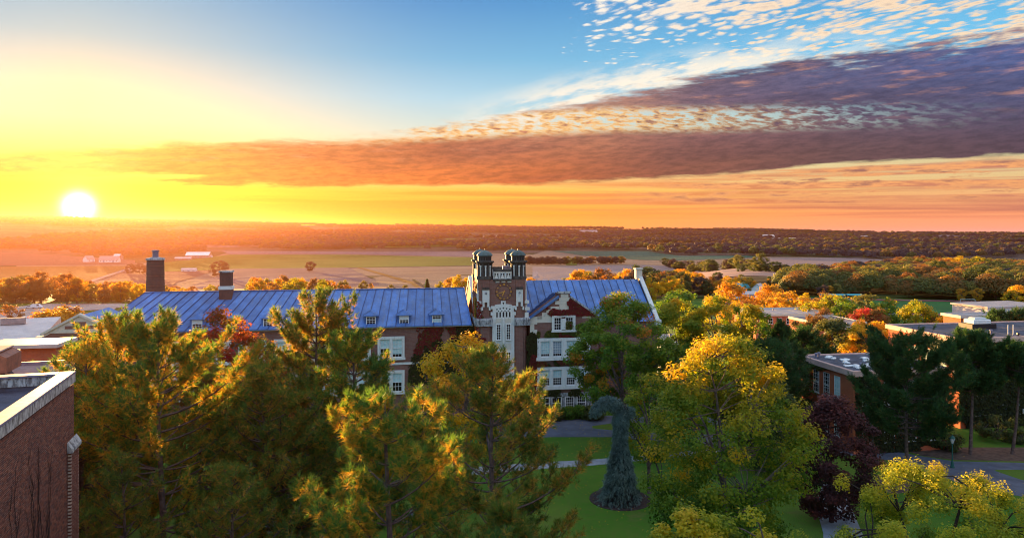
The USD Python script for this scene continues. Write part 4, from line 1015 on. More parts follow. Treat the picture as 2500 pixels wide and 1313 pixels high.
# pier with a sloped stone cap at the far corner
m = MB(); m2 = MB()
for c in range(60):
    z = 15.0 - c * 0.0755
    if z < 9.5: break
    for q in range(6):
        y = -1.15 + q * .225 + (.11 if c % 2 else 0)
        (m if (q + c) % 2 else m2).box((0.02, y, z - H_), (0.15 - .004 * ((q * 7 + c) % 3), y + L_, z))
xb('pier_core', (0.012, -1.13, 0), (0.138, 0.28, 15.0), 'mortar')
part(near, 'pier_brickwork', m, 'single_brick_a', kind='stuff'); part(near, 'pier_brickwork', m2, 'single_brick_b', kind='stuff')
part(near, 'pier_cap', MB().prism([(0.012, 15.02), (0.22, 15.02), (0.22, 15.16), (0.012, 15.5)], -1.25, 0.42), 'stone_grey')
v_ = MB()
for k in range(26):                                   # dry creeper stems on the wall
    y0 = rb.uniform(-10.5, -4.2); z = 9.0; pts = []; top = rb.uniform(11.5, 17.0); dy = rb.uniform(-.12, .16)
    while z < top:
        pts.append((0.02 + rb.uniform(0, .02), y0, z)); z += 0.28; y0 += dy * .28 + rb.normal(0, .07)
    v_.tube(pts, np.linspace(.022, .006, len(pts)), 4)
    for _ in range(7):
        j = int(rb.integers(1, max(2, len(pts) - 1))); p = np.array(pts[j]); br = [p]
        s_ = rb.choice([-1, 1])
        for _q in range(5): p = p + [0, s_ * rb.uniform(.02, .12), rb.uniform(.08, .22)]; br.append(p)
        v_.tube(br, np.linspace(.010, .004, len(br)), 3)
part(near, 'dry_creeper', v_, 'vine_dry', 'bare dark creeper stems climbing the brick wall', kind='stuff')

# the lower roofs behind it
lo = thing('rear_annex', 'low tan flat roof behind the near brick block', 'building', (-24.0, 37.5, 0), NY)
xbox('wall', (-24, 0, 0), (-0.4, 13, 16.0), 'brick_red', parent=lo)
xbox('roof_deck', (-23.7, .3, 16.003), (-.7, 12.7, 16.08), 'membrane_tan', parent=lo)
for nm, a, b in (('parapet', (-24, 12.7, 16.003), (-.4, 13.0, 16.3)), ('parapet', (-.7, 0, 16.003), (-.4, 12.69, 16.3))): xbox(nm, a, b, 'flashing', parent=lo)
vt = thing('roof_ventilator', 'rust-coloured rooftop ventilator box with a sloping hood on a curb', 'ventilator', (-30.6, 43.0, 16.08), NY)
part(vt, 'curb', MB().prism([(-2.6, 0), (.9, 0), (.5, .55), (-2.3, .55)], -.2, 1.9), 'membrane_dark')
part(vt, 'hood', MB().prism([(-2.9, .553), (1.1, .553), (1.1, 1.45), (.55, 1.75), (-2.5, 1.75), (-2.9, 1.4)], -.5, 2.2), 'rust_metal')
for k in range(5): part(vt, 'hood_seam', MB().box((-2.4 + k * .72, -.53, .56), (-2.36 + k * .72, -.502, 1.42)), 'bark_dark')
part(vt, 'hood_top', MB().bevel((-2.6, -.56, 1.753), (.7, 2.26, 1.83), .03), 'membrane_tan')
ph = thing('stair_penthouse', 'small brick roof penthouse with a pale door and overhanging white roof slab', 'penthouse', (-39.7, 60.5, 0), YAW)
xbox('wall', (-.6, 0, 8), (2.1, 3.2, 15.3), 'brick_orange_lit', parent=ph)
xbox('door_bay', (-1.9, .12, 8), (-.603, 3.0, 15.0), 'paint_lilac', parent=ph)
xbox('door', (-1.6, .06, 11.2), (-.75, .118, 14.4), 'paint_lilac', parent=ph)
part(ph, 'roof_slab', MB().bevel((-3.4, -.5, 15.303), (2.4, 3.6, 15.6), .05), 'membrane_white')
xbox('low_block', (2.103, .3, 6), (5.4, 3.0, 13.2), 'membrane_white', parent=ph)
xbox('low_coping', (2.103, .2, 13.203), (5.6, 3.1, 13.4), 'stone_grey', parent=ph)
wl = thing('white_roof_wing', 'long low wing with a bright white sunlit roof beyond the penthouse', 'building', (-72.0, 78.0, 0), math.radians(24))
xbox('wall', (-30, 0, 0), (18.5, 15, 12.0), 'brick_red', parent=wl)
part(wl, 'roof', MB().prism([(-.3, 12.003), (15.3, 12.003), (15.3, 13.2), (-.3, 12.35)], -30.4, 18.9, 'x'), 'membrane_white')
for k in range(3): xbox('roof_upstand', (-20 + 12 * k, 10.2, 13.0), (-8.4 + 12 * k, 11.0, 13.8), 'membrane_tan', parent=wl)
xbox('roof_pipe', (14.0, 4.0, 12.9), (14.14, 4.14, 14.6), 'line_white', parent=wl)

# ------------------------------------------------------------------ right: two flat-roofed brick buildings
RY = math.radians(9.5)


def flat_building(name, label, loc, yaw, w, dep, h, wall, roof, coping, over=.25, base=-4.0, ivy=None):
    t = thing(name, label, 'building', loc, yaw)
    xbox('wall', (0, 0, base), (w, dep, h), wall, parent=t)
    xbox('roof_deck', (.12, .12, h + .003), (w - .12, dep - .12, h + .06), roof, parent=t)
    for a, b in (((-over, -over, h - .42), (w + over, .119, h + .2)), ((-over, dep - .119, h - .42), (w + over, dep + over, h + .2)), ((-over, .122, h - .42), (.119, dep - .122, h + .2)), ((w - .119, .122, h - .42), (w + over, dep - .122, h + .2))):
        xbox('coping', a, b, coping, parent=t, bev=.03)
    q = np.random.default_rng(int(w * 10 + dep))
    for k in range(3 if w > 6 else 1):
        x, y = q.uniform(1.0, w - 1.0), q.uniform(1.0, dep - 1.0)
        part(t, 'roof_vent', MB().lathe([(.16, h + .06), (.14, h + .5), (.24, h + .52), (.20, h + .66), (.05, h + .7)], (x, y, 0), 8), 'flashing')
    for k in range(int(w // 4)): xbox('roof_seam', (4 * k + 2, .2, h + .063), (4 * k + 2.1, dep - .2, h + .075), 'paint_black', parent=t)
    return t


def side_sash(parent, y0, y1, z0, z1, x=0.0, cols=3, rows=6, blind=None, name='window'):
    """A window in a wall whose outside faces -x: built facing -y, then turned."""
    m = MB()
    e, bar = .09, .04
    zm = z0 + (z1 - z0) * .45
    def bx(a, b): m.box((x + a[1], a[0], a[2]), (x + b[1], b[0], b[2]))
    bx((y0, -.03, z0), (y0 + e, .0, z1)); bx((y1 - e, -.03, z0), (y1, .0, z1)); bx((y0 + e, -.03, z1 - e), (y1 - e, .0, z1)); bx((y0 + e, -.03, z0), (y1 - e, .0, z0 + e))
    bx((y0 - .08, -.12, z0 - .1), (y1 + .08, .0, z0 - .003)); bx((y0 + e, -.025, zm - .04), (y1 - e, .0, zm + .04))
    for q in np.linspace(y0 + e, y1 - e, cols + 1)[1:-1]: bx((q - bar / 2, -.02, z0 + e), (q + bar / 2, -.004, z1 - e))
    for q in np.linspace(z0 + e, z1 - e, rows + 1)[1:-1]: bx((y0 + e, -.018, q - bar / 2), (y1 - e, -.006, q + bar / 2))
    w = part(parent, name, m, 'paint_white')
    p = MB(); p.box((x - .003, y0 + e, z0 + e), (x - .0015, y1 - e, z1 - e)); part(w, 'pane', p, blind or 'pane_dark')
    r = MB(); r.box((x - .10, y0 - .16, z1 + .002), (x + .0, y1 + .16, z1 + .22)); part(w, 'lintel', r, 'brick_orange_lit')
    return w


r1 = flat_building('brick_building', 'lower orange brick building with white ballast lumps on its dark flat roof', (38.0, 82.0, 0), RY, 11.6, 10.5, 9.1, 'brick_orange_lit', 'membrane_dark', 'coping_pink', .35)
for k in range(4): side_sash(r1, 9.9 - 1.15 - k * 2.1, 9.9 - k * 2.1, 5.4, 8.15, -.01, blind=[None, None, None, 'blind_cyan', None, 'blind_cyan'][k])
for k in range(4): side_sash(r1, 9.9 - 1.15 - k * 2.1, 9.9 - k * 2.1, 1.2, 3.9, -.01)
for k in range(4):
    for z in (1.2, 5.4): sash(r1, 1.0 + k * 2.7, 2.3 + k * 2.7, z, z + 2.6, -.08, 3, 6)
r2 = flat_building('brick_building', 'taller ivied brick building with a wide dark flat roof at the right edge', (56.3, 92.6, 0), RY, 46, 13.5, 11.2, 'brick_orange_lit', 'membrane_dark', 'coping_pink', .3)
for k in range(4): side_sash(r2, 9.0 - 1.5 - k * 2.6, 9.0 - k * 2.6, 6.6, 9.2, -.01, 2, 3, blind='blind_cyan')
for k in range(7):
    for z in (1.6, 6.4): sash(r2, 2.0 + k * 3.2, 3.5 + k * 3.2, z, z + 2.4, -.08, 3, 4)
for k, z in ((2, 1.6), (2, 6.4)):
    ac = thing('window_air_conditioner', ['white air conditioner in a ground floor window of the ivied building', 'white air conditioner in an upper window of the ivied building'][0 if z < 3 else 1], 'air conditioner', (0, 0, 0))
    p = np.array([2.3 + k * 3.2, -.5]); c_, s_ = math.cos(RY), math.sin(RY)
    stage.GetPrimAtPath(ac.GetPath()).GetAttribute('xformOp:translate').Set(Gf.Vec3d(56.3 + p[0] * c_ - p[1] * s_, 92.6 + p[0] * s_ + p[1] * c_, z))
    UsdGeom.Xformable(ac).AddRotateZOp().Set(math.degrees(RY))
    part(ac, 'case', MB().bevel((0, 0, 0.02), (.9, .5, .62), .04), 'paint_white')
    for q in range(5): part(ac, 'louvre', MB().box((.08, -.02, .1 + q * .09), (.82, -.002, .14 + q * .09)), 'blind_grey')


def wall_ivy(parent, name, face, span, z0, z1, n, seed, dens, mat='ivy', tone=.3, size=.3):
    r = np.random.default_rng(seed)
    a, z = r.uniform(*span, n), r.uniform(z0, z1, n)
    k = dens(a, z); a, z = a[k], z[k]; n = len(a)
    off = r.uniform(.03, .3, n)
    if face == 'x': c = np.column_stack([-off, a, z]); nn = np.column_stack([np.full(n, -1.), r.normal(0, .4, n), r.normal(.3, .4, n)])
    else: c = np.column_stack([a, -off, z]); nn = np.column_stack([r.normal(0, .4, n), np.full(n, -1.), r.normal(.3, .4, n)])
    v, f, t = leaf_cards(c, nn, r.uniform(.7, 1.3, n) * size, np.clip(tone + r.normal(0, .1, n), 0, 1), r)
    part(parent, name, (v, f, t), mat, kind='stuff', tint=True)


wall_ivy(r1, 'ivy', 'x', (3, 10.8), 7.9, 9.0, 1600, 41, lambda a, z: (z > 8.75 - (a - 3) * .1 + (n2(a, z, .6, 3) - .5) * 1.2), tone=.42)
wall_ivy(r1, 'ivy', 'y', (.2, 11.4), 0.0, 9.0, 7000, 44, lambda a, z: n2(a, z, .3, 5) + .12 > .42, tone=.22, size=.36)
wall_ivy(r2, 'ivy', 'x', (-.2, 8.6), 5.0, 11.0, 5000, 42, lambda a, z: (n2(a, z, .5, 3) + np.maximum(z - 9, 0) * .16 > .52) & ~((z < 9.3) & (n2(a, z, .3, 6) > .5)), tone=.36)
wall_ivy(r2, 'ivy', 'y', (-.2, 30), 0.0, 11.15, 26000, 43, lambda a, z: n2(a, z, .28, 5) + .16 > .42, tone=.22, size=.42)
sk = thing('roof_skylight', 'white box skylight on a dark curb on the taller flat roof', 'skylight', tuple(at(2386, 795, 103)[:2]) + (11.26,), RY)
part(sk, 'curb', MB().bevel((-1.9, -1.3, 0), (1.9, 1.3, .7), .05), 'paint_black')
part(sk, 'lid', MB().bevel((-1.35, -1.0, .703), (1.35, 1.0, 1.25), .1), 'paint_white')
part(sk, 'dome', MB().bevel((-.9, -.7, 1.253), (.9, .7, 1.5), .12), 'frosted')
for k, (px, lab) in enumerate(((2461, 'left of two white vent pipes on the taller flat roof'), (2474, 'right of two white vent pipes on the taller flat roof'))):
    p = at(px, 816, 96)
    vp = thing('vent_pipe', lab, 'pipe', (p[0], p[1], 11.26))
    part(vp, 'pipe', MB().tube([(0, 0, 0), (0, 0, 1.35)], .055, 8), 'line_white'); part(vp, 'collar', MB().lathe([(.14, 0), (.10, .1), (.06, .12)], sides=8), 'flashing')
p = at(2486, 817, 95); vp = thing('roof_vent', 'small dark mushroom vent on the taller flat roof', 'vent', (p[0], p[1], 11.26)); part(vp, 'stem', MB().lathe([(.09, 0), (.09, .28)], sides=8), 'paint_black'); part(vp, 'cap', MB().lathe([(.2, .26), (.18, .38), (.05, .44)], sides=8), 'paint_black')
# ballast lumps: one crumpled lump, copied
UsdGeom.Scope.Define(stage, '/World/Looks/kinds')
for q in range(3):
    cls = stage.CreateClassPrim(f'/World/Looks/kinds/ballast_{"abc"[q]}')
    m = trimesh.creation.icosphere(2)
    v = m.vertices * [1.0, .55 + .15 * q, .45]
    v = v * (1 + (fbm(v * 1.8 + q * 9, 3, q)[:, None] - .5) * 1.1); v[:, 2] = np.maximum(v[:, 2] * .8 + .16, 0)
    write_mesh(str(cls.GetPath()) + '/lump', (v * .42, m.faces, None), 'paint_white')
rr = np.random.default_rng(3)
n_l = 0
spots = []
while len(spots) < 44:
    p = rr.uniform([.9, 1.0], [10.6, 9.8])
    if rr.random() < .55 and spots: p = np.array(spots[int(rr.integers(len(spots)))]) + rr.normal(0, .55, 2)
    if .7 < p[0] < 10.8 and .8 < p[1] < 9.9: spots.append(tuple(p))
c_, s_ = math.cos(RY), math.sin(RY)


def copy_of(name, kind, loc, rotz=0.0, scale=(1, 1, 1), label=None, cat=None, group=None):
    x = UsdGeom.Xform.Define(stage, free_path(name))
    x.GetPrim().GetReferences().AddInternalReference(f'/World/Looks/kinds/{kind}')
    x.AddTranslateOp().Set(Gf.Vec3d(*map(float, loc))); x.AddRotateZOp().Set(float(math.degrees(rotz))); x.AddScaleOp().Set(Gf.Vec3f(*map(float, np.broadcast_to(scale, 3))))
    p = x.GetPrim(); p.SetInstanceable(True)
    return tag(p, label, cat, group)


for k, (a, b) in enumerate(spots):
    copy_of('ballast_lump', f'ballast_{"abc"[k % 3]}', (38.0 + a * c_ - b * s_, 82.0 + a * s_ + b * c_, 9.165), rr.uniform(-.5, .5), rr.uniform(.55, 1.25), 'white crumpled ballast lump lying on the lower dark flat roof', 'ballast', 'ballast lumps on the flat roof')
# white-roofed building at the far right and low roofs among the trees
r3 = flat_building('white_roof_building', 'brick building with a broad white flat roof beyond the taller dark roof', (at(2346, 775, 165)[0], 165, -3), math.radians(8), 44, 5.5, at(0, 772, 165)[2] + 3, 'brick_orange_lit', 'membrane_white', 'membrane_white', .4, -14)
for k in range(4): sash(r3, 2.0 + k * 2.2, 3.2 + k * 2.2, 4.4, 5.9, -.08, 2, 2)
p3 = at(2425, 760, 172); hp = thing('roof_plant_room', 'white plant room standing on the broad white flat roof', 'plant room', (p3[0], p3[1] + 2, 2.1), math.radians(16)); hz_ = at(0, 762, 172)[2]
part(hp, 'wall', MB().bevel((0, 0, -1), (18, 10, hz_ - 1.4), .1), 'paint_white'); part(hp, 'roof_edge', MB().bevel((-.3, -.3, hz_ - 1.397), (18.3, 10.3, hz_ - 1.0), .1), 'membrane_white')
for nm, lab, px, py, d, yaw, w, dep, roofm in (
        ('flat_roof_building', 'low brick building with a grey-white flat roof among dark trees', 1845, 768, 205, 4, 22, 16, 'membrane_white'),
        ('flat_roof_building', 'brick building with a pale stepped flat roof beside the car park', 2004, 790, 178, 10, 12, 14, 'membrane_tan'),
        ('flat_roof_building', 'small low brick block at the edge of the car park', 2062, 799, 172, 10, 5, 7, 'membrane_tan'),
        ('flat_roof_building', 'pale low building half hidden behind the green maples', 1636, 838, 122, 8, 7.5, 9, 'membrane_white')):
    p = at(px, py, d); b0 = float(height(p[0], p[1]))
    t = flat_building(nm, lab, (p[0], p[1], b0), math.radians(yaw), w, dep, p[2] - b0, 'brick_orange_lit' if px > 1700 else 'paint_white', roofm, 'stone_cream', .25, -3)
    for k in range(max(2, int(w // 3))): sash(t, 1 + k * 2.6, 2.3 + k * 2.6, max(p[2] - b0 - 2.6, .8), p[2] - b0 - 1.0, -.08, 2, 2)


def barn(name, label, p, w, dep, eave, rise, wall, roof, yaw=0.0, doors=1, lean=False, group=None):
    t = thing(name, label, name.split('_')[-1], p, yaw, group)
    part(t, 'wall', MB().prism([(-dep / 2, -2), (dep / 2, -2), (dep / 2, eave), (0, eave + rise), (-dep / 2, eave)], -w / 2, w / 2, 'x'), wall)
    e, th = w * .02 + .3, .25
    for sgn in (-1, 1):
        k = rise / (dep / 2)
        q = np.array([(sgn * (dep / 2 + .6), eave - .6 * k + .05), (0, eave + rise + .05), (0, eave + rise + .05 + th), (sgn * (dep / 2 + .6), eave - .6 * k + .05 + th)])
        part(t, 'roof', MB().prism(q, -w / 2 - e, w / 2 + e, 'x'), roof)
    n = max(2, int(w // 7))
    for k in range(n):
        xx = -w / 2 + (k + .5) * w / n
        if k % 3 == 1 or doors > 1: part(t, 'door', MB().box((xx - 1.8, -dep / 2 - .1, 0), (xx + 1.8, -dep / 2 - .004, eave * .75)), 'blind_grey')
        else: part(t, 'window', MB().box((xx - .8, -dep / 2 - .1, eave * .4), (xx + .8, -dep / 2 - .004, eave * .7)), 'pane_dark')
    return t


def valley(px, py): return hit(px, py)


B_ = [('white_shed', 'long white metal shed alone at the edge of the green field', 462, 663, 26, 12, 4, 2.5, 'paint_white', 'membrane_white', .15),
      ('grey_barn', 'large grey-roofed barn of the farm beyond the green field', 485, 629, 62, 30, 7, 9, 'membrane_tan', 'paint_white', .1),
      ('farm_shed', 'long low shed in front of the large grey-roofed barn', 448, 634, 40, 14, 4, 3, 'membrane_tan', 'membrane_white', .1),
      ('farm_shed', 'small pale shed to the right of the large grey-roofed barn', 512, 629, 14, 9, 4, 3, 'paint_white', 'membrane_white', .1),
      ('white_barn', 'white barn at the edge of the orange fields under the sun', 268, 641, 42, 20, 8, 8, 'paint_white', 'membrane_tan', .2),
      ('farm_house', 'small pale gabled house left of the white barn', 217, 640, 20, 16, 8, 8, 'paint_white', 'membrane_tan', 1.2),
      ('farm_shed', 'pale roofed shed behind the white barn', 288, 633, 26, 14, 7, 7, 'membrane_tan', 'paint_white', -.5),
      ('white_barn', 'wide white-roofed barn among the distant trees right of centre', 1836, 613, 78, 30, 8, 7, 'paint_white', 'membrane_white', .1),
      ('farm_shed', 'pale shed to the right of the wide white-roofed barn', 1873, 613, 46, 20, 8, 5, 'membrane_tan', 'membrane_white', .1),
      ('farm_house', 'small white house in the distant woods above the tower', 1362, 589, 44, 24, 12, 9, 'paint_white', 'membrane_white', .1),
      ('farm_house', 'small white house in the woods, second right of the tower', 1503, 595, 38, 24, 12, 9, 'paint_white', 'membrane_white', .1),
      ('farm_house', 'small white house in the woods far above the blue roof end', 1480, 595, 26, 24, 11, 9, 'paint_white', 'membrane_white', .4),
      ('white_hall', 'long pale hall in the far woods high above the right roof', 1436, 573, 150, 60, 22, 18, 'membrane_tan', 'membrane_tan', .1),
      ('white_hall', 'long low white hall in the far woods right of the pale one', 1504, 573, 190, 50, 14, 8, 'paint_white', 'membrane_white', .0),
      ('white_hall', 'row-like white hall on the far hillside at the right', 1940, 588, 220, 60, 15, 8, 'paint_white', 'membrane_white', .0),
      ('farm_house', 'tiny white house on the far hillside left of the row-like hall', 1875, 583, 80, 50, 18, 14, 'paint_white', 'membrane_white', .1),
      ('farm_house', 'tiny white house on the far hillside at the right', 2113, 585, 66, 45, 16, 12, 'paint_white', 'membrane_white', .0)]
for nm, lab, px, py, w, dep, ev, ri, wm, rm, yw in B_:
    p = valley(px, py); barn(nm, lab, (p[0], p[1], p[2]), w, dep, ev, ri, wm, rm, yw)
for nm, lab, px, py, wpx, dep, ev, ri, wm, rm, yw in (
        ('teal_house', 'house with a bright teal roof among orange trees', 1808, 716, 30, 9, 4.2, 2.6, 'paint_white', 'paint_teal', .3),
        ('white_house', 'white gabled house with a pale roof between orange trees', 1852, 720, 24, 7, 4.2, 3.2, 'paint_white', 'membrane_white', .9),
        ('long_white_shed', 'long low white shed in front of the teal-roofed house', 1806, 729, 84, 7, 3.0, 1.4, 'paint_white', 'membrane_white', .05),
        ('green_shed', 'dark shed with a green roof behind the trees at the far right', 2462, 716, 40, 9, 4, 3, 'membrane_tan', 'paint_teal', .3)):
    p = hit(px, py); barn(nm, lab, tuple(p), wpx * p[1] / F, dep, ev, ri, wm, rm, yw)

# ------------------------------------------------------------------ street furniture, sports gear, vehicles


def lamp(label, px, py, hgt, mat, side_arm=False):
    d = EYE * F / (py - HY); x = (px - CX) / F * d
    t = thing('lamp_post', label, 'lamp post', (x, d, 0))
    part(t, 'base', MB().lathe([(.24, 0), (.24, .12), (.17, .18), (.15, .55), (.10, .68)], sides=10), mat)
    part(t, 'post', MB().lathe([(.075, .66), (.06, hgt - .7), (.09, hgt - .68), (.09, hgt - .6), (.05, hgt - .55)], sides=10), mat)
    part(t, 'lantern', MB().lathe([(.10, hgt - .55), (.22, hgt - .05), (.22, hgt - .02)], sides=6), 'frosted')
    c = MB()
    for k in range(6):
        a = k * np.pi / 3 + np.pi / 6
        c.tube([(.105 * math.cos(a), .105 * math.sin(a), hgt - .55), (.23 * math.cos(a), .23 * math.sin(a), hgt - .03)], .014, 4)
    part(t, 'lantern_frame', c, mat)
    part(t, 'lantern_roof', MB().lathe([(.29, hgt - .02), (.25, hgt + .06), (.09, hgt + .25), (.04, hgt + .29), (.06, hgt + .34), (.01, hgt + .42)], sides=6), mat)
    return t


lamp('dark green lamp post with a frosted lantern beside the curving right path', 2325, 1141, 3.1, 'paint_green')
lamp('black lamp post at the driveway beside the big maple trunk', 1560, 1066, 3.4, 'paint_black')
lamp('black lamp post behind the pines near the bottom left path', 703, 1296, 3.2, 'paint_black')
# bench
bx, by = px_ground(2268, 1076)
t = thing('park_bench', 'wooden slatted park bench by the path under the right pines', 'bench', (bx, by, 0.03), math.radians(170))
for k in range(4): part(t, 'seat_slat', MB().bevel((-.85, -.05 + k * .11, .44), (.85, .04 + k * .11, .48), .01), 'wood_bench')
for k in range(4): part(t, 'back_slat', MB().bevel((-.85, .40 + k * .02, .54 + k * .11), (.85, .43 + k * .02, .63 + k * .11), .008), 'wood_bench')
for s_ in (-.75, .75):
    part(t, 'leg', MB().prism([(-.05, 0), (.02, 0), (.02, .38), (.40, .38), (.42, 0), (.50, 0), (.46, .42), (.53, .96), (.47, .96), (.40, .435), (-.05, .435)], s_ - .03, s_ + .03, 'x'), 'paint_black')


def on_land(px, py): return hit(px, py)


def goal(label, px, py, yaw, w=7.3):
    p = on_land(px, py)
    t = thing('soccer_goal', label, 'goal', (p[0], p[1], p[2] + .3), yaw)
    r = .09
    for s_ in (-1, 1):
        part(t, 'post', MB().tube([(s_ * w / 2, 0, 0), (s_ * w / 2, 0, 2.44)], r, 6), 'line_white')
        part(t, 'stay', MB().tube([(s_ * w / 2, 0, 2.44), (s_ * w / 2, .8, 2.3), (s_ * w / 2, 2.0, 0.05), (s_ * w / 2, 0, 0.05)], .05, 5), 'line_white')
    part(t, 'crossbar', MB().tube([(-w / 2, 0, 2.44), (w / 2, 0, 2.44)], r, 6), 'line_white')
    part(t, 'ground_bar', MB().tube([(-w / 2, 2.0, .05), (w / 2, 2.0, .05)], .05, 5), 'line_white')
    n = MB()
    for k in range(13): n.tube([(-w / 2 + k * w / 12, .8, 2.3), (-w / 2 + k * w / 12, 2.0, .05)], .012, 3)
    for k in range(6): n.tube([(-w / 2, .8 + 1.2 * k / 5, 2.3 - 2.25 * k / 5), (w / 2, .8 + 1.2 * k / 5, 2.3 - 2.25 * k / 5)], .012, 3)
    part(t, 'net', n, 'line_white')


goal('white soccer goal at the near edge of the sports ground', 2357, 763, math.radians(-8))
goal('white soccer goal inside the running track at the right', 2363, 742, math.radians(-14))
goal('white soccer goal half hidden by trees at the left end of the pitch', 2077, 744, math.radians(60))


def hoop(label, px, py):
    p = on_land(px, py)
    t = thing('basketball_hoop', label, 'basketball hoop', (p[0], p[1], p[2] + .3), .5)
    part(t, 'pole', MB().tube([(0, .8, 0), (0, .8, 3.0), (0, .1, 3.4)], .09, 6), 'paint_black')
    part(t, 'backboard', MB().bevel((-.95, -.05, 2.85), (.95, .05, 4.0), .03), 'paint_white')
    w = np.linspace(0, 2 * np.pi, 13)
    part(t, 'rim', MB().tube(np.column_stack([.24 * np.cos(w), -.32 + .24 * np.sin(w), np.full(13, 3.05)]), .02, 4, cap=False), 'car_red')


hoop('white basketball backboard on a pole by the right-hand car park', 2183, 786)
hoop('white basketball backboard on a pole left of the lone orange tree', 1962, 784)
for lab, px, py, w in (('teal-topped shelter at the far side of the track', 2032, 731, 14), ('small teal-topped shelter right of the larger one', 2084, 731, 9)):
    p = on_land(px, py)
    t = thing('sports_shelter', lab, 'shelter', (p[0], p[1], p[2]), -.1)
    for s_ in (-1, 1):
        for q in (-1, 1): part(t, 'post', MB().tube([(s_ * w * .45, q * 1.5, 0), (s_ * w * .45, q * 1.5, 2.6)], .12, 6), 'line_white')
    part(t, 'canopy', MB().prism([(-2.2, 2.6), (2.2, 2.6), (1.4, 3.5), (-1.4, 3.5)], -w / 2, w / 2, 'x'), 'paint_teal')
    for k in range(3): part(t, 'bench', MB().bevel((-w * .4, -1.2 + k * .9, .35), (w * .4, -.8 + k * .9, .5), .02), 'paint_white')


def car(label, p, yaw, mat, van=False, group=None):
    t = thing('parked_van' if van else 'parked_car', label, 'van' if van else 'car', p, yaw, group)
    prof = [(-2.6, .45), (-2.6, 1.0), (-2.45, 2.3), (1.3, 2.3), (1.9, 1.35), (2.6, 1.15), (2.65, .45)] if van else [(-2.2, .35), (-2.25, .85), (-1.5, .95), (-1.1, 1.42), (.5, 1.45), (1.1, .98), (2.15, .82), (2.2, .35)]
    part(t, 'body', MB().prism(prof, -.88, .88), mat)
    gl = [(-1.0, 1.45), (1.25, 2.12), (1.25, 2.12), (1.7, 1.45)] if van else [(-1.32, .98), (-1.0, 1.36), (.42, 1.38), (.85, 1.0)]
    if van: gl = [(.3, 1.45), (.3, 2.1), (1.25, 2.1), (1.7, 1.45)]
    for y in (-.886, .884): part(t, 'side_window', MB().prism(gl, y, y + .003), 'pane_dark')
    for x in (-1.4, 1.4):
        for y in (-.9, .72):
            m = MB().lathe([(.20, 0), (.33, .02), (.33, .16), (.20, .18)], sides=12); v, f, _ = m.arrays()
            part(t, 'wheel', (np.column_stack([v[:, 0] + x, v[:, 2] + y, v[:, 1] + .33]), f, None), 'tyre')


p = on_land(90, 754); car('white lorry-sized van on the pale gravel lot under the sun', (p[0], p[1], p[2] + .3), .1, 'car_white', True)
p = on_land(73, 753); car('small white car left of the van on the gravel lot', (p[0], p[1], p[2] + .3), .1, 'car_white')
for k, (px, py, mt, lab) in enumerate(((2122, 797, 'car_white', 'white car at the far right of the car park'), (2090, 750, 'car_dark', 'dark car left of the basketball court trees'), (1911, 748, 'car_dark', 'dark van by the track fence left of the park trees'))):
    p = on_land(px, py); car(lab, (p[0], p[1], p[2] + .35), .3 + k, mt, k == 2)
# street lights on the left
for lab, px, py, d, hgt in (('curved-arm street light left of the brick gable', 133, 800, 118, 9.5), ('dark sign post with a lamp on the gravel lot', 35, 790, 240, 8)):
    p = at(px, py, d); b0 = float(height(p[0], p[1]))
    t = thing('street_light', lab, 'street light', (p[0], p[1], b0)); hh = at(px, 788 if d < 200 else 782, d)[2] - b0
    part(t, 'pole', MB().tube([(0, 0, 0), (0, 0, hh - 1.2), (-.3, 0, hh - .35), (-1.1, 0, hh)], [.12, .08, .06, .05], 6), 'flashing')
    part(t, 'head', MB().bevel((-1.75, -.16, hh - .12), (-1.05, .16, hh + .06), .03), 'paint_white')
# fence along the track
tf = thing('track_fence', 'low chain-link fence with posts along the near side of the track', 'fence', (0, 0, 0))
o = oval(TA + 6, TB + 5, 120); ff = MB()
sel = [q for q in o if q[1] < TC[1] - 5]
sel = sorted(sel, key=lambda q: q[0])
for q in sel: part(tf, 'post', MB().tube([(q[0], q[1], float(height(*q))), (q[0], q[1], float(height(*q)) + 1.5)], .06, 5), 'flashing')
P_ = np.array([(q[0], q[1], float(height(*q))) for q in sel])
for z in (.1, .75, 1.45): ff.tube(P_ + [0, 0, z], .03, 4)
part(tf, 'rail', ff, 'flashing')

# ------------------------------------------------------------------ trees
def unit(v): return v / (np.linalg.norm(v, axis=-1, keepdims=True) + 1e-9)


def needle_tufts(c, d, r, n_needle, length, width, old, green_t, spread=1.0):
    """Bursts of needles at the ends of shoots: c centres, d shoot directions. Needles far back on a shoot are the old ones; old = how far they have turned."""
    m = len(c)
    d = unit(d)
    a = unit(np.cross(d, r.normal(size=(m, 3)))); b = np.cross(d, a)
    tau = r.random((m, n_needle)) ** 0.8
    phi = r.uniform(0, 2 * np.pi, (m, n_needle))
    lean = (0.35 + 1.25 * (1 - tau) * spread) * r.uniform(.75, 1.2, (m, n_needle))
    dirn = d[:, None] * np.cos(lean)[..., None] + (a[:, None] * np.cos(phi)[..., None] + b[:, None] * np.sin(phi)[..., None]) * np.sin(lean)[..., None]
    L = np.broadcast_to(np.asarray(length).reshape(-1, 1), (m, n_needle)) * r.uniform(.75, 1.15, (m, n_needle))
    base = c[:, None] + d[:, None] * ((tau - 0.55) * L * 1.1)[..., None]
    side = unit(np.cross(dirn, r.normal(size=(m, n_needle, 3)))) * np.asarray(width).reshape(-1, 1, 1)
    v = np.stack([base - side, base + side, base + dirn * L[..., None] + [0, 0, 0]], 2).reshape(-1, 3)
    t = np.where(tau < old[:, None], r.uniform(.62, 1.0, (m, n_needle)), np.clip(green_t[:, None] + r.normal(0, .12, (m, n_needle)), 0, .5))
    return v, np.arange(len(v)).reshape(-1, 3), np.repeat(t.ravel(), 3)


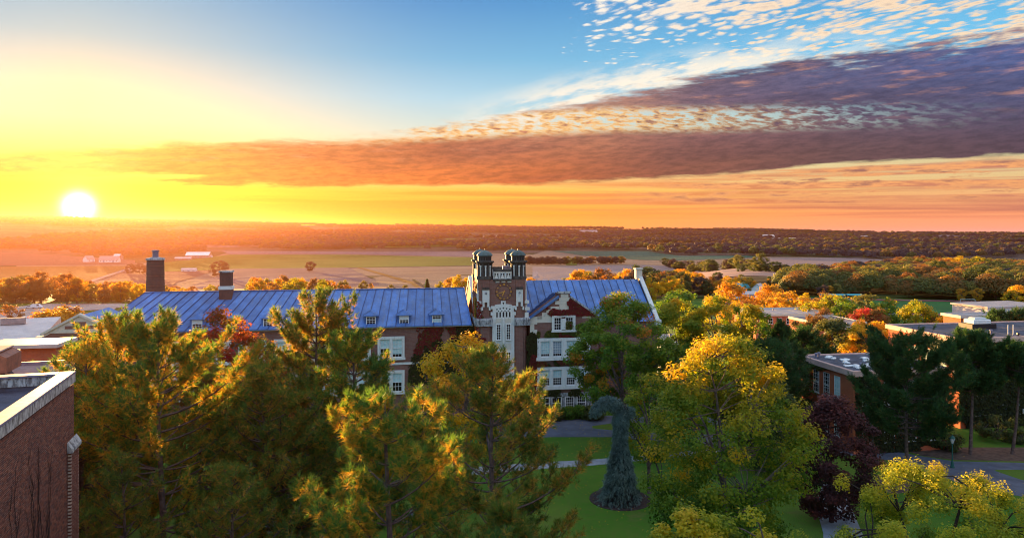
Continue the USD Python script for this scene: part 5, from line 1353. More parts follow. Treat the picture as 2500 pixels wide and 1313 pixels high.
def pine(seed, H, R, clear, n_tuft=1710, needles=26, ln=0.26, mat='needles_brown', old=0.35, shape='broad', lean=(0, 0), width=0.011, bark='bark_pine', bare=0.0):
    """A pine as (wood, needles): straight trunk, whorls of rising limbs, shoots with bursts of needles at their ends."""
    r = np.random.default_rng(seed)
    wood = MB()
    H = H - ln * 1.6
    zz = np.linspace(0, H * .97, 14)
    ph = r.uniform(0, 6)
    tr = np.column_stack([lean[0] * zz / H + .12 * np.sin(zz * .35 + ph), lean[1] * zz / H + .12 * np.cos(zz * .3 + ph), zz])
    r0 = 0.012 * H + .05
    wood.tube(tr, r0 * (1 - zz / H * .9), 9)
    trunk = lambda z: np.array([np.interp(z, zz, tr[:, k]) for k in range(3)])
    C, D = [], []
    z = clear
    whorls = []
    while z < H * .97:
        whorls.append(z); z += r.uniform(.45, .8) * (H / 18)
    for z in whorls:
        u = (z - clear) / (H - clear)
        if shape == 'broad': prof = (1 - u) ** .62 * (.62 + .55 * min(1, u * 3.2))
        elif shape == 'round': prof = math.sqrt(max(0, 1 - (u * 1.05 - .42) ** 2 * 2.2)) * (1 - u ** 6)
        else: prof = (1 - u) ** .8
        for k in range(int(r.integers(4, 7))):
            a = r.uniform(0, 2 * np.pi)
            Lb = R * max(prof, .10) * r.uniform(.60, 1.12)
            if r.random() < .10: Lb *= 1.2
            up = r.uniform(.05, .3) + .5 * u
            p0 = trunk(z)
            n = 6
            s = np.linspace(0, 1, n)
            o = np.array([math.cos(a), math.sin(a), 0]); sd = np.array([-o[1], o[0], 0])
            bend = r.normal(0, .10)
            pts = p0 + o * (s * Lb)[:, None] * math.cos(up) + np.array([0, 0, 1]) * (Lb * (math.sin(up) * s - .12 * s * (1 - s) * 2 + .14 * s ** 3))[:, None] + sd * (bend * Lb * s ** 2)[:, None]
            wood.tube(pts, np.linspace(.012 * Lb + .014, .007, n), 4, cap=False)
            if bare and u < bare and r.random() < .6: continue
            nsub = max(5, int(Lb * 5.0 * (18 / H) ** .4))
            for q in range(nsub):
                f = r.uniform(.32, 1.0) ** .8
                i = min(int(f * (n - 1)), n - 2); w = f * (n - 1) - i
                p = pts[i] * (1 - w) + pts[i + 1] * w
                dirb = unit(pts[i + 1] - pts[i])
                sg = r.choice([-1, 1])
                dd = unit(dirb * .8 + sd * sg * r.uniform(.2, 1.1) + np.array([0, 0, r.uniform(.15, .9)]))
                l2 = r.uniform(.25, .75) * (.25 + .22 * Lb)
                e = p + dd * l2
                wood.tube([p, (p + e) / 2 + [0, 0, -.03], e], [.016, .012, .007], 3, cap=False)
                C.append(e); D.append(dd + np.array([0, 0, .35]))
                for _ in range(int(r.integers(1, 4))):
                    d3 = unit(dd + r.normal(0, .6, 3) + [0, 0, .25]); e2 = p + dd * l2 * r.uniform(.2, .9) + d3 * r.uniform(.15, .4)
                    C.append(e2); D.append(d3 + np.array([0, 0, .35]))
            C.append(pts[-1]); D.append(unit(pts[-1] - pts[-2]) + np.array([0, 0, .3]))
    top = trunk(H * .97)
    for k in range(6): C.append(top + r.normal(0, .14, 3) + [0, 0, r.uniform(-.1, .4)]); D.append(np.array([r.normal(0, .3), r.normal(0, .3), 1.0]))
    C, D = np.array(C), np.array(D)
    C = np.vstack([C, C - unit(D) * ln * .75 + r.normal(0, ln * .45, C.shape)]); D = np.vstack([D, D + r.normal(0, .35, D.shape)])
    if len(C) > n_tuft:
        k = r.choice(len(C), n_tuft, replace=False); C, D = C[k], D[k]
    out = np.hypot(C[:, 0], C[:, 1]) / R
    clump = fbm(C * .55 + seed, 3, seed)
    print('pine', seed, len(C))
    oldv = np.clip(old * (1.35 + (clump - .5) * 2.6) + r.normal(0, .10, len(C)), 0, .85)
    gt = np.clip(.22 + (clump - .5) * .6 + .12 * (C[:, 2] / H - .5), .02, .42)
    nee = needle_tufts(C, D, r, needles, ln * r.uniform(.8, 1.2, len(C)), np.full(len(C), width), oldv, gt)
    return wood, nee, mat, bark


def broadleaf(seed, H, R, clear, n_leaf=16000, leaf=0.20, mat='leaf_gold', crown='round', tone=.35, tone_var=.5, top_tone=.3, bark='bark_grey', n_clump=110, clump_r=.95, hang=0.0, split=None, fill=.35, droop=0.0):
    """A deciduous tree as (wood, leaves): trunk and limbs, twigs that end in clumps, folded leaves gathered round the clumps with gaps between."""
    r = np.random.default_rng(seed)
    wood = MB()
    H = H - clump_r * .72
    zt = H * (.55 if crown != 'spire' else .85)
    zz = np.linspace(0, zt, 8); ph = r.uniform(0, 6)
    tr = np.column_stack([.16 * np.sin(zz * .4 + ph) * zz / H, .16 * np.cos(zz * .5 + ph) * zz / H, zz])
    r0 = .014 * H + .06
    wood.tube(tr, r0 * (1 - .65 * zz / zt), 9)
    trunk = lambda z: np.array([np.interp(z, zz, tr[:, k]) for k in range(3)])
    cs = []
    tries = 0
    while len(cs) < n_clump and tries < 6000:
        tries += 1
        h = r.random(); a = r.uniform(0, 2 * np.pi)
        if crown == 'round': prof = math.sqrt(max(0, 1 - (2 * h - .86) ** 2 / 1.3)) if h > .43 else (.55 + .45 * math.sin(h / .43 * math.pi / 2))
        elif crown == 'oval': prof = math.sin(math.pi * min(1, h * .86 + .12)) ** .75
        elif crown == 'spire': prof = (1 - h) ** .75 * min(1, .55 + h * 3)
        elif crown == 'flat': prof = min(1, .55 + h * .9) * math.sqrt(max(0.02, 1 - h ** 5))
        elif crown == 'vase': prof = min(1, .35 + h * 1.3) * math.sqrt(max(0.02, 1 - h ** 4))
        else: prof = 1
        lump = .74 + .55 * float(fbm(np.array([[math.cos(a) * 1.3 + seed, math.sin(a) * 1.3, h * 2.6]]), 2, seed)[0])
        rho = r.uniform(fill, 1) ** .55
        p = np.array([math.cos(a) * R * prof * lump * rho, math.sin(a) * R * prof * lump * rho, clear + (H - clear) * h * (.93 + .10 * lump)])
        if cs and np.min(np.linalg.norm((np.array(cs) - p) * [1, 1, 1.25], axis=1)) < clump_r * .62: continue
        cs.append(p)
    cs = np.array(cs)
    main = cs[r.choice(len(cs), min(12, len(cs)), replace=False)]
    nodes = [trunk(z) for z in np.linspace(clear * .75, zt, 12)]
    for p in main:
        z0 = max(clear * .7, min(zt, p[2] - np.hypot(*p[:2]) * r.uniform(.7, 1.2) - 1.0))
        s_ = trunk(z0); s = np.linspace(0, 1, 6)[:, None]
        pts = s_ * (1 - s) + p * s + np.array([0, 0, 1]) * (np.sin(s * math.pi) * .10 * np.linalg.norm(p - s_)) + r.normal(0, .06, (6, 3)) * np.sin(s * math.pi)
        wood.tube(pts, np.linspace(r0 * .42, .035, 6), 5, cap=False)
        nodes += list(pts[2:])
    nodes = np.array(nodes)
    for p in cs:
        q = nodes + [0, 0, .35]
        ok = np.linalg.norm(q - p, axis=1) + np.maximum(0, nodes[:, 2] - p[2]) * 2
        s_ = nodes[np.argmin(ok)]
        mid = (s_ + p) / 2 + r.normal(0, .12, 3) + [0, 0, .1]
        wood.tube([s_, mid, p], [.045, .03, .012], 4, cap=False)
    nl = np.maximum(r.normal(1, .28, len(cs)), .35); nl = (nl / nl.sum() * n_leaf).astype(int)
    idx = np.repeat(np.arange(len(cs)), nl); n = len(idx)
    dirs = unit(r.normal(size=(n, 3)))
    crad = clump_r * r.uniform(.75, 1.25, len(cs))
    rad = crad[idx] * r.random(n) ** .42
    sub = fbm((cs[idx] + dirs * rad[:, None]) * 1.7, 2, seed + 3)
    pos = cs[idx] + dirs * (rad * (.62 + .8 * sub))[:, None] * [1, 1, .74]
    if hang:
        pos[:, 2] -= hang * r.random(n) ** 1.5 * np.hypot(dirs[:, 0], dirs[:, 1])
    nrm = unit(dirs * .7 + unit(pos - [0, 0, clear + (H - clear) * .35]) * .45 + np.array([0, 0, .55 - droop]) + r.normal(0, .5, (n, 3)))
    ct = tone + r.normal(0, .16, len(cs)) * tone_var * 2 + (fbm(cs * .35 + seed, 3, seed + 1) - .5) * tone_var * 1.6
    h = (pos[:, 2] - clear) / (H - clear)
    t = ct[idx] + top_tone * (h - .5) + (rad / crad[idx] - .6) * .22 + r.normal(0, .09, n)  # tops and outer leaves more turned, with top light painted in too
    if split is not None:                              # a few clumps that have turned wholly
        odd = r.random(len(cs)) < split[0]
        t = np.where(odd[idx], split[1] + r.normal(0, .06, n), t)
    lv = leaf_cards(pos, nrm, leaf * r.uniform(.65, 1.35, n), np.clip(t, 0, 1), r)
    return wood, lv, mat, bark


def spruce_cone(seed, H, R, n=5200, mat='needles_dark', ln=.34, width=.014, clear=.6, tone=.25):
    """A dense conifer with drooping layered sprays."""
    r = np.random.default_rng(seed)
    wood = MB().tube([(0, 0, 0), (0, 0, H * .5), (0, 0, H * .98)], [.012 * H + .05, .008 * H + .03, .01], 8)
    h = r.random(n) ** 1.35
    prof = (1 - h) ** .85
    a = r.uniform(0, 2 * np.pi, n)
    lob = .72 + .5 * fbm(np.column_stack([np.cos(a) * 2 + seed, np.sin(a) * 2, h * H * .55]), 3, seed)
    rho = R * prof * lob * r.uniform(.45, 1, n) ** .6
    c = np.column_stack([np.cos(a) * rho, np.sin(a) * rho, clear + (H - clear) * h - rho * .10])
    d = np.column_stack([np.cos(a), np.sin(a), r.uniform(-.35, .25, n)])
    k = r.choice(n, n // 9, replace=False)
    for i in k: wood.tube([(0, 0, c[i, 2] + .1 * rho[i]), c[i]], [.03, .008], 3, cap=False)
    nee = needle_tufts(c, d, r, 11, np.full(n, ln), np.full(n, width), np.clip(r.normal(-.05, .08, n), 0, .3), np.full(n, tone) + (fbm(c * .7, 2, 3) - .5) * .5)
    return wood, nee, mat, 'bark_dark'


def plant(name, label, cat, loc, tree, rot=0.0, group=None, parts=('trunk', 'crown')):
    wood, lv, mat, bark = tree
    t = thing(name, label, cat, loc, rot, group)
    part(t, parts[0], wood, bark)
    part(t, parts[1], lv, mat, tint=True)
    return t


def spot(px, d):                                      # where a trunk stands, on the land
    x = (px - CX) / F * d
    return (x, d, float(height(x, d)))


def top_h(px, py, d):                                 # height above the land of something whose top is seen at a photo pixel
    return EYE + (HY - py) / F * d - float(height((px - CX) / F * d, d))


# --- the big trees of the quad, from the left
near_list = [
    # pines: name label px top d R clear tufts needles ln mat old shape
    ('pine', 'tall broad pine on the left with a long bare grey trunk and dead lower branches', 392, 782, 42, 6.7, 7.2, dict(n_tuft=4940, needles=24, ln=.30, mat='needles_gold', old=0.36, shape='broad', bare=.28, width=0.0162)),
    ('pine', 'pine with a rounded orange-lit top just right of the near brick block', 290, 752, 47, 5.5, 6.0, dict(n_tuft=3610, needles=22, ln=.32, mat='needles_gold', old=0.42, shape='broad', width=0.0175)),
    ('pine', 'narrow pine behind the corner of the near brick block', 205, 838, 43, 4.7, 6.0, dict(n_tuft=2470, needles=22, ln=.30, mat='needles_gold', old=0.41, shape='broad', bare=.2, width=0.0175)),
    ('pine', 'tallest upright pine in front of the left wing, reaching above the blue roof ridge', 768, 706, 56, 6.7, 6.0, dict(n_tuft=4370, needles=22, ln=.36, mat='needles_brown', old=0.31, shape='broad', width=0.0216)),
    ('pine', 'olive pine between the tallest pine and the stone-framed wing windows', 868, 786, 50, 5.2, 4.5, dict(n_tuft=4180, needles=22, ln=.32, mat='needles_gold', old=0.24, shape='broad', width=0.0189)),
    ('pine', 'pine with bright orange and green needle bursts, nearest at the bottom centre', 948, 902, 25, 4.7, 5.5, dict(n_tuft=5200, needles=46, ln=.25, mat='needles_gold', old=0.34, shape='broad', width=0.0088)),
    ('pine', 'broad grey-green pine in front of the tower base with long right-hand boughs', 1205, 824, 37, 4.3, 3.4, dict(n_tuft=5320, needles=30, ln=.27, mat='needles_brown', old=0.28, shape='round', width=0.0128)),
    ('pine', 'dark pine between the left pines and the centre pine, low in shade', 640, 868, 46, 5.5, 4.0, dict(n_tuft=3610, needles=20, ln=.32, mat='needles_brown', old=0.27, shape='broad', width=0.0189)),
    ('pine', 'small pine showing its top over the near roof parapet', 92, 866, 50, 2.3, 7.0, dict(n_tuft=798, needles=20, ln=.32, mat='needles_brown', old=0.34, shape='broad', width=0.0189)),
    ('pine', 'dark green pine standing in front of the ballast-strewn roof', 2215, 812, 73, 5.0, 4.8, dict(n_tuft=4940, needles=20, ln=.40, mat='needles_dark', old=0.09, shape='round', width=0.0270)),
    ('pine', 'dark pine with a bare trunk rising in front of the taller flat roof', 2372, 806, 82, 3.9, 7.0, dict(n_tuft=3800, needles=20, ln=.42, mat='needles_dark', old=0.10, shape='broad', width=0.0297)),
    ('pine', 'dark pine with a leaning bare trunk at the right edge', 2470, 836, 82, 3.6, 8.0, dict(n_tuft=3230, needles=20, ln=.42, mat='needles_dark', old=0.09, shape='broad', width=.029, lean=(1.2, 0))),
    ('pine', 'ragged pine seen over the far white flat roof', 2432, 752, 128, 4.3, 4.0, dict(n_tuft=1330, needles=18, ln=.55, mat='needles_dark', old=0.09, shape='broad', width=0.0473)),
    ('pine', 'ragged pine at the right edge beyond the taller dark roof', 2492, 752, 126, 5.0, 4.0, dict(n_tuft=1520, needles=18, ln=.55, mat='needles_dark', old=0.09, shape='broad', width=0.0473)),
    ('pine', 'blue-green pine behind the big yellow maple', 1872, 822, 86, 4.4, 3.0, dict(n_tuft=2470, needles=18, ln=.42, mat='needles_dark', old=0.12, shape='round', width=0.0324)),
    ('pine', 'dark conifer with a pointed top right of the green maples', 1905, 772, 104, 4.3, 2.0, dict(n_tuft=2660, needles=18, ln=.45, mat='needles_dark', old=0.05, shape='cone', width=0.0405)),
    ('pine', 'dark pine between the hall end and the right-hand brick buildings', 1962, 792, 108, 4.7, 2.0, dict(n_tuft=2470, needles=18, ln=.45, mat='needles_dark', old=0.12, shape='broad', width=0.0405)),
    ('pine', 'shaded pine behind the long bare trunk, left of it', 285, 905, 60, 5.6, 2.0, dict(n_tuft=3000, needles=16, ln=.36, mat='needles_brown', old=.30, shape='broad', width=.022)),
    ('pine', 'shaded pine behind the long bare trunk, right of it', 520, 880, 57, 5.6, 2.0, dict(n_tuft=3000, needles=16, ln=.36, mat='needles_brown', old=.30, shape='broad', width=.022)),
    ('pine', 'lower shaded pine left of the centre pine above the bottom left path', 690, 985, 47, 4.6, 2.2, dict(n_tuft=2400, needles=18, ln=.32, mat='needles_brown', old=.28, shape='broad', width=.018)),
    ('pine', 'green pine filling the gap behind the centre pine, under the gold-topped maple', 1035, 935, 46, 4.6, 1.6, dict(n_tuft=2800, needles=18, ln=.32, mat='needles_brown', old=.26, shape='broad', width=.018)),
    ('pine', 'low young pine at the bottom edge beside the lawn, right of the centre pine', 1225, 1190, 29, 2.4, 4.0, dict(n_tuft=2200, needles=32, ln=.25, mat='needles_brown', old=.26, shape='broad', width=.010)),
    ('pine', 'low pine at the bottom edge between the brick block and the long bare trunk', 300, 1095, 37, 3.8, 3.0, dict(n_tuft=2000, needles=22, ln=.28, mat='needles_brown', old=.24, shape='broad', width=.014)),
    ('pine', 'low pine at the bottom edge right of the long bare trunk', 560, 1120, 37, 3.8, 3.0, dict(n_tuft=2000, needles=22, ln=.28, mat='needles_brown', old=.24, shape='broad', width=.014)),
]
for k, (nm, lab, px, py, d, R, clear, o) in enumerate(near_list):
    plant(nm, lab, 'pine tree', spot(px, d), pine(100 + k, top_h(px, py, d), R, clear, **o))

leafy = [
    ('maple', 'gold-topped maple behind the front pines, below the left of the tower', 1135, 812, 66, 4.4, 5.0, dict(n_leaf=15000, leaf=.24, mat='leaf_yellow', tone=.55, top_tone=.2, crown='round')),
    ('maple', 'red and orange maple among the pines in front of the left wing', 545, 752, 62, 4.2, 4.0, dict(n_leaf=15000, leaf=.24, mat='leaf_red', tone=.30, tone_var=.6, top_tone=.35, crown='oval')),
    ('maple', 'crimson-flecked maple right of the red and orange one', 628, 806, 60, 2.6, 4.0, dict(n_leaf=7000, leaf=.22, mat='leaf_red', tone=.55, tone_var=.7, top_tone=.3, crown='oval', n_clump=60)),
    ('maple', 'large green maple with orange flecks in front of the stone-windowed bay', 1520, 716, 87, 5.9, 4.2, dict(n_leaf=34000, leaf=.26, mat='leaf_green', tone=.50, tone_var=.34, top_tone=.30, crown='oval', n_clump=190, split=(.05, .93))),
    ('maple', 'yellow-green maple right of the hall, light on its top painted gold', 1655, 730, 106, 4.3, 4.0, dict(n_leaf=14000, leaf=.30, mat='leaf_gold', tone=.26, top_tone=.5, crown='vase', n_clump=80)),
    ('maple', 'wide green maple with a golden top between the hall and the dark conifers', 1748, 722, 104, 5.4, 4.0, dict(n_leaf=20000, leaf=.30, mat='leaf_gold', tone=.25, top_tone=.55, crown='round', n_clump=110)),
    ('maple', 'green maple next to the dark conifers', 1836, 742, 106, 4.2, 3.0, dict(n_leaf=15000, leaf=.30, mat='leaf_gold', tone=.18, top_tone=.4, crown='oval', n_clump=80)),
    ('maple', 'fresh green tree in the gap between the two largest maples', 1640, 836, 82, 4.2, 2.5, dict(n_leaf=17000, leaf=.25, mat='leaf_gold', tone=.14, tone_var=.2, top_tone=.15, crown='round', n_clump=100)),
    ('maple', 'thin yellow-green tree at the drive, left of the largest yellow maple', 1585, 905, 70, 2.6, 3.0, dict(n_leaf=6500, leaf=.20, mat='leaf_gold', tone=.34, top_tone=.25, crown='oval', n_clump=60, clump_r=.7)),
    ('maple', 'largest yellow and green maple on the lawn right of the blue spruce', 1772, 818, 49, 5.3, 4.0, dict(n_leaf=46000, leaf=.185, mat='leaf_gold', tone=.27, tone_var=.42, top_tone=.50, crown='oval', n_clump=230, clump_r=.85, split=(.05, .86))),
    ('maple', 'dark purple-leaved maple right of the largest yellow maple', 2030, 962, 63, 3.7, .9, dict(n_leaf=26000, leaf=.21, mat='leaf_purple', tone=.42, tone_var=.35, top_tone=.42, crown='oval', n_clump=150, clump_r=.85, bark='bark_dark')),
    ('honey_locust', 'feathery yellow honey locust filling the bottom right corner', 2275, 1142, 30, 4.9, 6.0, dict(n_leaf=105000, leaf=.088, mat='leaf_lime', tone=.42, tone_var=.4, top_tone=.25, crown='flat', n_clump=170, clump_r=.52, hang=.45, fill=.2, bark='bark_dark')),
    ('honey_locust', 'yellow locust crown cut by the right edge of the picture, beside the feathery one', 2530, 1195, 29, 2.3, 7.0, dict(n_leaf=32000, leaf=.088, mat='leaf_lime', tone=.42, tone_var=.3, top_tone=.30, crown='flat', n_clump=60, clump_r=.5, hang=.4, fill=.2, bark='bark_dark')),
    ('young_maple', 'yellow maple top at the bottom edge under the largest maple, on the left', 1690, 1235, 31, 2.0, 6.0, dict(n_leaf=10000, leaf=.15, mat='leaf_lime', tone=.45, tone_var=.4, top_tone=.4, crown='vase', n_clump=52, clump_r=.55)),
    ('young_maple', 'yellow maple top at the bottom edge, right of the other small one', 1838, 1238, 31, 1.9, 6.0, dict(n_leaf=10000, leaf=.15, mat='leaf_lime', tone=.5, tone_var=.4, top_tone=.4, crown='vase', n_clump=52, clump_r=.55)),
    ('maple', 'bright golden tree between the two flat-roofed brick buildings', 2128, 786, 112, 4.9, 1.0, dict(n_leaf=17000, leaf=.30, mat='leaf_yellow', tone=.62, tone_var=.3, top_tone=.1, crown='round', n_clump=100)),
    ('oak', 'dark rounded tree left of the golden tree', 2040, 778, 116, 3.9, 1.0, dict(n_leaf=11000, leaf=.32, mat='leaf_olive', tone=.35, top_tone=.3, crown='round', n_clump=80)),
    ('oak', 'dark brownish tree behind the lower flat roof, left side', 1985, 768, 122, 4.0, 1.0, dict(n_leaf=11000, leaf=.32, mat='leaf_rust', tone=.22, top_tone=.3, crown='round', n_clump=80)),
    ('oak', 'dark green tree in shade directly behind the purple maple', 1925, 856, 92, 4.2, 1.0, dict(n_leaf=12000, leaf=.30, mat='leaf_olive', tone=.18, top_tone=.2, crown='oval', n_clump=90)),
    ('oak', 'shaded olive tree between the big yellow maple and the lower flat roof', 1868, 905, 76, 3.4, 1.0, dict(n_leaf=10000, leaf=.27, mat='leaf_olive', tone=.16, top_tone=.2, crown='oval', n_clump=80)),
    ('maple', 'orange maple seen in gaps between the left pines and the wing', 735, 838, 70, 3.6, 3.0, dict(n_leaf=9000, leaf=.25, mat='leaf_orange', tone=.55, top_tone=.2, crown='round', n_clump=70)),
]
for k, (nm, lab, px, py, d, R, clear, o) in enumerate(leafy):
    plant(nm, lab, 'tree', spot(px, d), broadleaf(300 + k, top_h(px, py, d), R, clear, **o))

# --- the weeping blue spruce: a skirted column with a bent-over head
r = np.random.default_rng(77)
sx, sy = px_ground(1514, 1222)
ws = thing('weeping_blue_spruce', 'weeping blue spruce with a bent-over head in a dark mulch ring on the lawn', 'spruce tree', (sx, sy, 0))
sw = MB()
stem = np.array([(0, 0, 0), (.05, 0, 2.5), (-.05, .1, 5.0), (.1, 0, 7.0), (.0, 0, 8.3), (-.45, -.1, 9.05), (-1.15, -.2, 9.3), (-1.9, -.3, 9.0), (-2.6, -.3, 8.35)])
sw.tube(stem, [.2, .17, .15, .13, .11, .09, .08, .06, .03], 8)
n = 7800
h = r.random(n) ** .9 * 8.3
prof = np.interp(h, [0, .25, .7, 1.4, 2.6, 4.0, 5.4, 6.6, 7.5, 8.3], [3.0, 2.5, 2.15, 1.85, 1.5, 1.08, .74, .68, .84, .45])
a = r.uniform(0, 2 * np.pi, n)
lob = .56 + .50 * fbm(np.column_stack([np.cos(a) * 2.6, np.sin(a) * 2.6, h * 1.6]), 3, 5)
rin = r.uniform(.55, 1.0, n) ** .7
rho = prof * lob * rin * np.where(r.random(n) < .08, 1.18, 1.0)
c = np.column_stack([np.cos(a) * rho + np.interp(h, [0, 5, 8.3], [0, 0, .05]), np.sin(a) * rho, h + .05])
d = np.column_stack([np.cos(a) * .65, np.sin(a) * .65, np.full(n, -1.0) + r.normal(0, .25, n)])
u = r.uniform(.52, 1.0, 2000); seg = np.linspace(0, 1, len(stem))
pc = np.column_stack([np.interp(u, seg, stem[:, k]) for k in range(3)])
off = unit(r.normal(size=(2000, 3))) * (r.uniform(.2, 1, 2000) ** .5 * np.interp(u, [.52, .7, .9, 1.0], [.55, .50, .46, .26]))[:, None]
pc = pc + off; pc[:, 2] -= np.maximum(0, r.random(2000) - .45) * 1.0
hump = np.array([.72, 0, 8.15]) + unit(r.normal(size=(500, 3))) * (r.random(500) ** .4 * .62)[:, None] * [1, 1, .8]
c = np.vstack([c, pc, hump]); d = np.vstack([d, off * 1.2 + [0, 0, -.55], (hump - [.72, 0, 8.1]) * 1.5 + [0, 0, -.3]])
for i in r.choice(len(c), 700, replace=False):
    z = c[i, 2]; sp = np.array([np.interp(min(z + .5, 8.3), stem[:5, 2], stem[:5, 0]), 0, min(z + .5, 8.6)])
    if np.linalg.norm(sp - c[i]) < 2.9: sw.tube([sp, (sp + c[i]) / 2 + [0, 0, .15], c[i]], [.03, .018, .007], 3, cap=False)
part(ws, 'trunk', sw, 'bark_dark')
gt = np.clip(.09 + .40 * np.concatenate([(rin - .66) / .34, r.uniform(.4, 1.1, len(c) - n)]) + (fbm(c * 1.8, 3, 8) - .5) * .7 + r.normal(0, .08, len(c)), .02, .49)  # inner sprays tinted darker: shade inside the foliage painted in
v, f, t = needle_tufts(c, d, r, 12, r.uniform(.15, .27, len(c)), np.full(len(c), .017), np.zeros(len(c)), gt, spread=.7)
part(ws, 'foliage', (v, f, np.clip(t * 1.5, 0, 1)), 'needles_blue', tint=True)

# --- shrubs along the walls
for k, (px, py, d, R, H, lab, mt) in enumerate([
        (1352, 1010, 97.2, 1.5, 1.9, 'clipped dark shrub under the left basement window of the bay', 'leaf_olive'), (1388, 1008, 97.6, 1.1, 1.7, 'rounded green shrub between the basement windows of the bay', 'leaf_green'),
        (1416, 1006, 98, 1.1, 1.8, 'rounded green shrub under the right basement window of the bay', 'leaf_green'), (1445, 1006, 97.5, 1.5, 1.9, 'dark shrub at the right foot of the bay', 'leaf_olive'),
        (1312, 1016, 96.5, 1.7, 2.2, 'large dark shrub at the foot of the tower corner', 'leaf_olive'),
        (2306, 1085, 84, 1.9, 2.2, 'dark rounded bush beside the park bench', 'leaf_olive'), (2435, 1080, 88, 2.4, 3.0, 'dark hedge bush against the ivied wall, left', 'leaf_olive'), (2495, 1085, 87, 2.4, 3.0, 'dark hedge bush against the ivied wall, right', 'leaf_olive')]):
    plant('shrub', lab, 'shrub', spot(px, d), broadleaf(500 + k, H, R, .1, n_leaf=2600, leaf=.20, mat=mt, tone=.25, tone_var=.3, top_tone=.3, crown='round', n_clump=30, clump_r=.55, fill=.5), parts=('stem', 'foliage'))

# --- leaves that have come down on the lawn and paths
r = np.random.default_rng(88)
mids = [(px_ground(1772, 1480), 7.5, 900), (px_ground(1520, 1070), 7.0, 450), (px_ground(1600, 1150), 9.0, 250), (px_ground(2230, 1180), 9.0, 500), (px_ground(1400, 1230), 10.0, 150)]
c = np.vstack([np.column_stack([np.array(m)[None] + r.normal(0, s_ * .6, (n_, 2)), np.full(n_, .05)]) for m, s_, n_ in mids])
v, f, t = leaf_cards(c + r.uniform(0, .03, (len(c), 1)) * [0, 0, 1], np.column_stack([r.normal(0, .3, len(c)), r.normal(0, .3, len(c)), np.ones(len(c))]), r.uniform(.08, .15, len(c)), r.uniform(.3, 1, len(c)), r)
obj('fallen_leaves', (v, f, t), 'leaf_yellow', 'fallen yellow leaves scattered over the lawn and paths', 'leaves', kind='stuff', tint=True)

# ------------------------------------------------------------------ trees beyond the hall: a few kinds, copied one by one
def kind_prim(name, tree):
    wood, lv, mat, bark = tree
    p = f'/World/Looks/kinds/{name}'
    stage.CreateClassPrim(p)
    write_mesh(p + '/trunk', wood, bark)
    write_mesh(p + '/crown', lv, mat, tint=True)


KINDS = {}
PAL = {'orange': ('leaf_orange', .55, .25), 'gold': ('leaf_yellow', .55, .2), 'lime': ('leaf_gold', .40, .3), 'green': ('leaf_green', .38, .35), 'olive': ('leaf_olive', .55, .45), 'dark': ('leaf_olive', .22, .3), 'rust': ('leaf_rust', .60, .4), 'mauve': ('leaf_mauve', .5, .4), 'red': ('leaf_red', .75, .2)}
for k, (pal, (mt, tn, tt)) in enumerate(PAL.items()):
    for q, cr in enumerate(('round', 'oval', 'vase')):
        kind_prim(f'{pal}_{"abc"[q]}', broadleaf(700 + k * 3 + q, 10, 4.2 if q != 1 else 3.5, 1.6 if q else 1.1, n_leaf=3600, leaf=.44, mat=mt, tone=tn, tone_var=.35, top_tone=tt, crown=cr, n_clump=46, clump_r=1.1, fill=.3))
        KINDS.setdefault(pal, []).append(f'{pal}_{"abc"[q]}')
kind_prim('fir_a', spruce_cone(741, 10, 2.4, n=900, ln=.7, width=.05)); KINDS['fir'] = ['fir_a']
rw = np.random.default_rng(9)


def put_tree(pal, x, y, H, label, group, wide=1.0, cat='tree', name=None):
    k = KINDS[pal][int(rw.integers(len(KINDS[pal])))]
    z = float(height(x, y))
    w = H / 10 * wide * rw.uniform(.9, 1.15)
    return copy_of(name or {'fir': 'fir_tree'}.get(pal, 'autumn_tree' if pal in ('orange', 'gold', 'rust', 'red', 'lime') else 'leafy_tree'), k, (x, y, z - .1), rw.uniform(0, 6.28), (w, w, H / 10), label, cat, group)


COLW = {'orange': 'orange', 'gold': 'golden', 'lime': 'yellow-green', 'green': 'green', 'olive': 'olive-green', 'dark': 'dark green', 'rust': 'russet', 'mauve': 'greyish', 'red': 'red', 'fir': 'pointed dark'}


def top_tree(pal, px, py, d, label, wide=1.0):        # one tree told apart by its place: top at a photo pixel, at a depth
    x = (px - CX) / F * d
    put_tree(pal, x, d, top_h(px, py, d), label, None, wide)


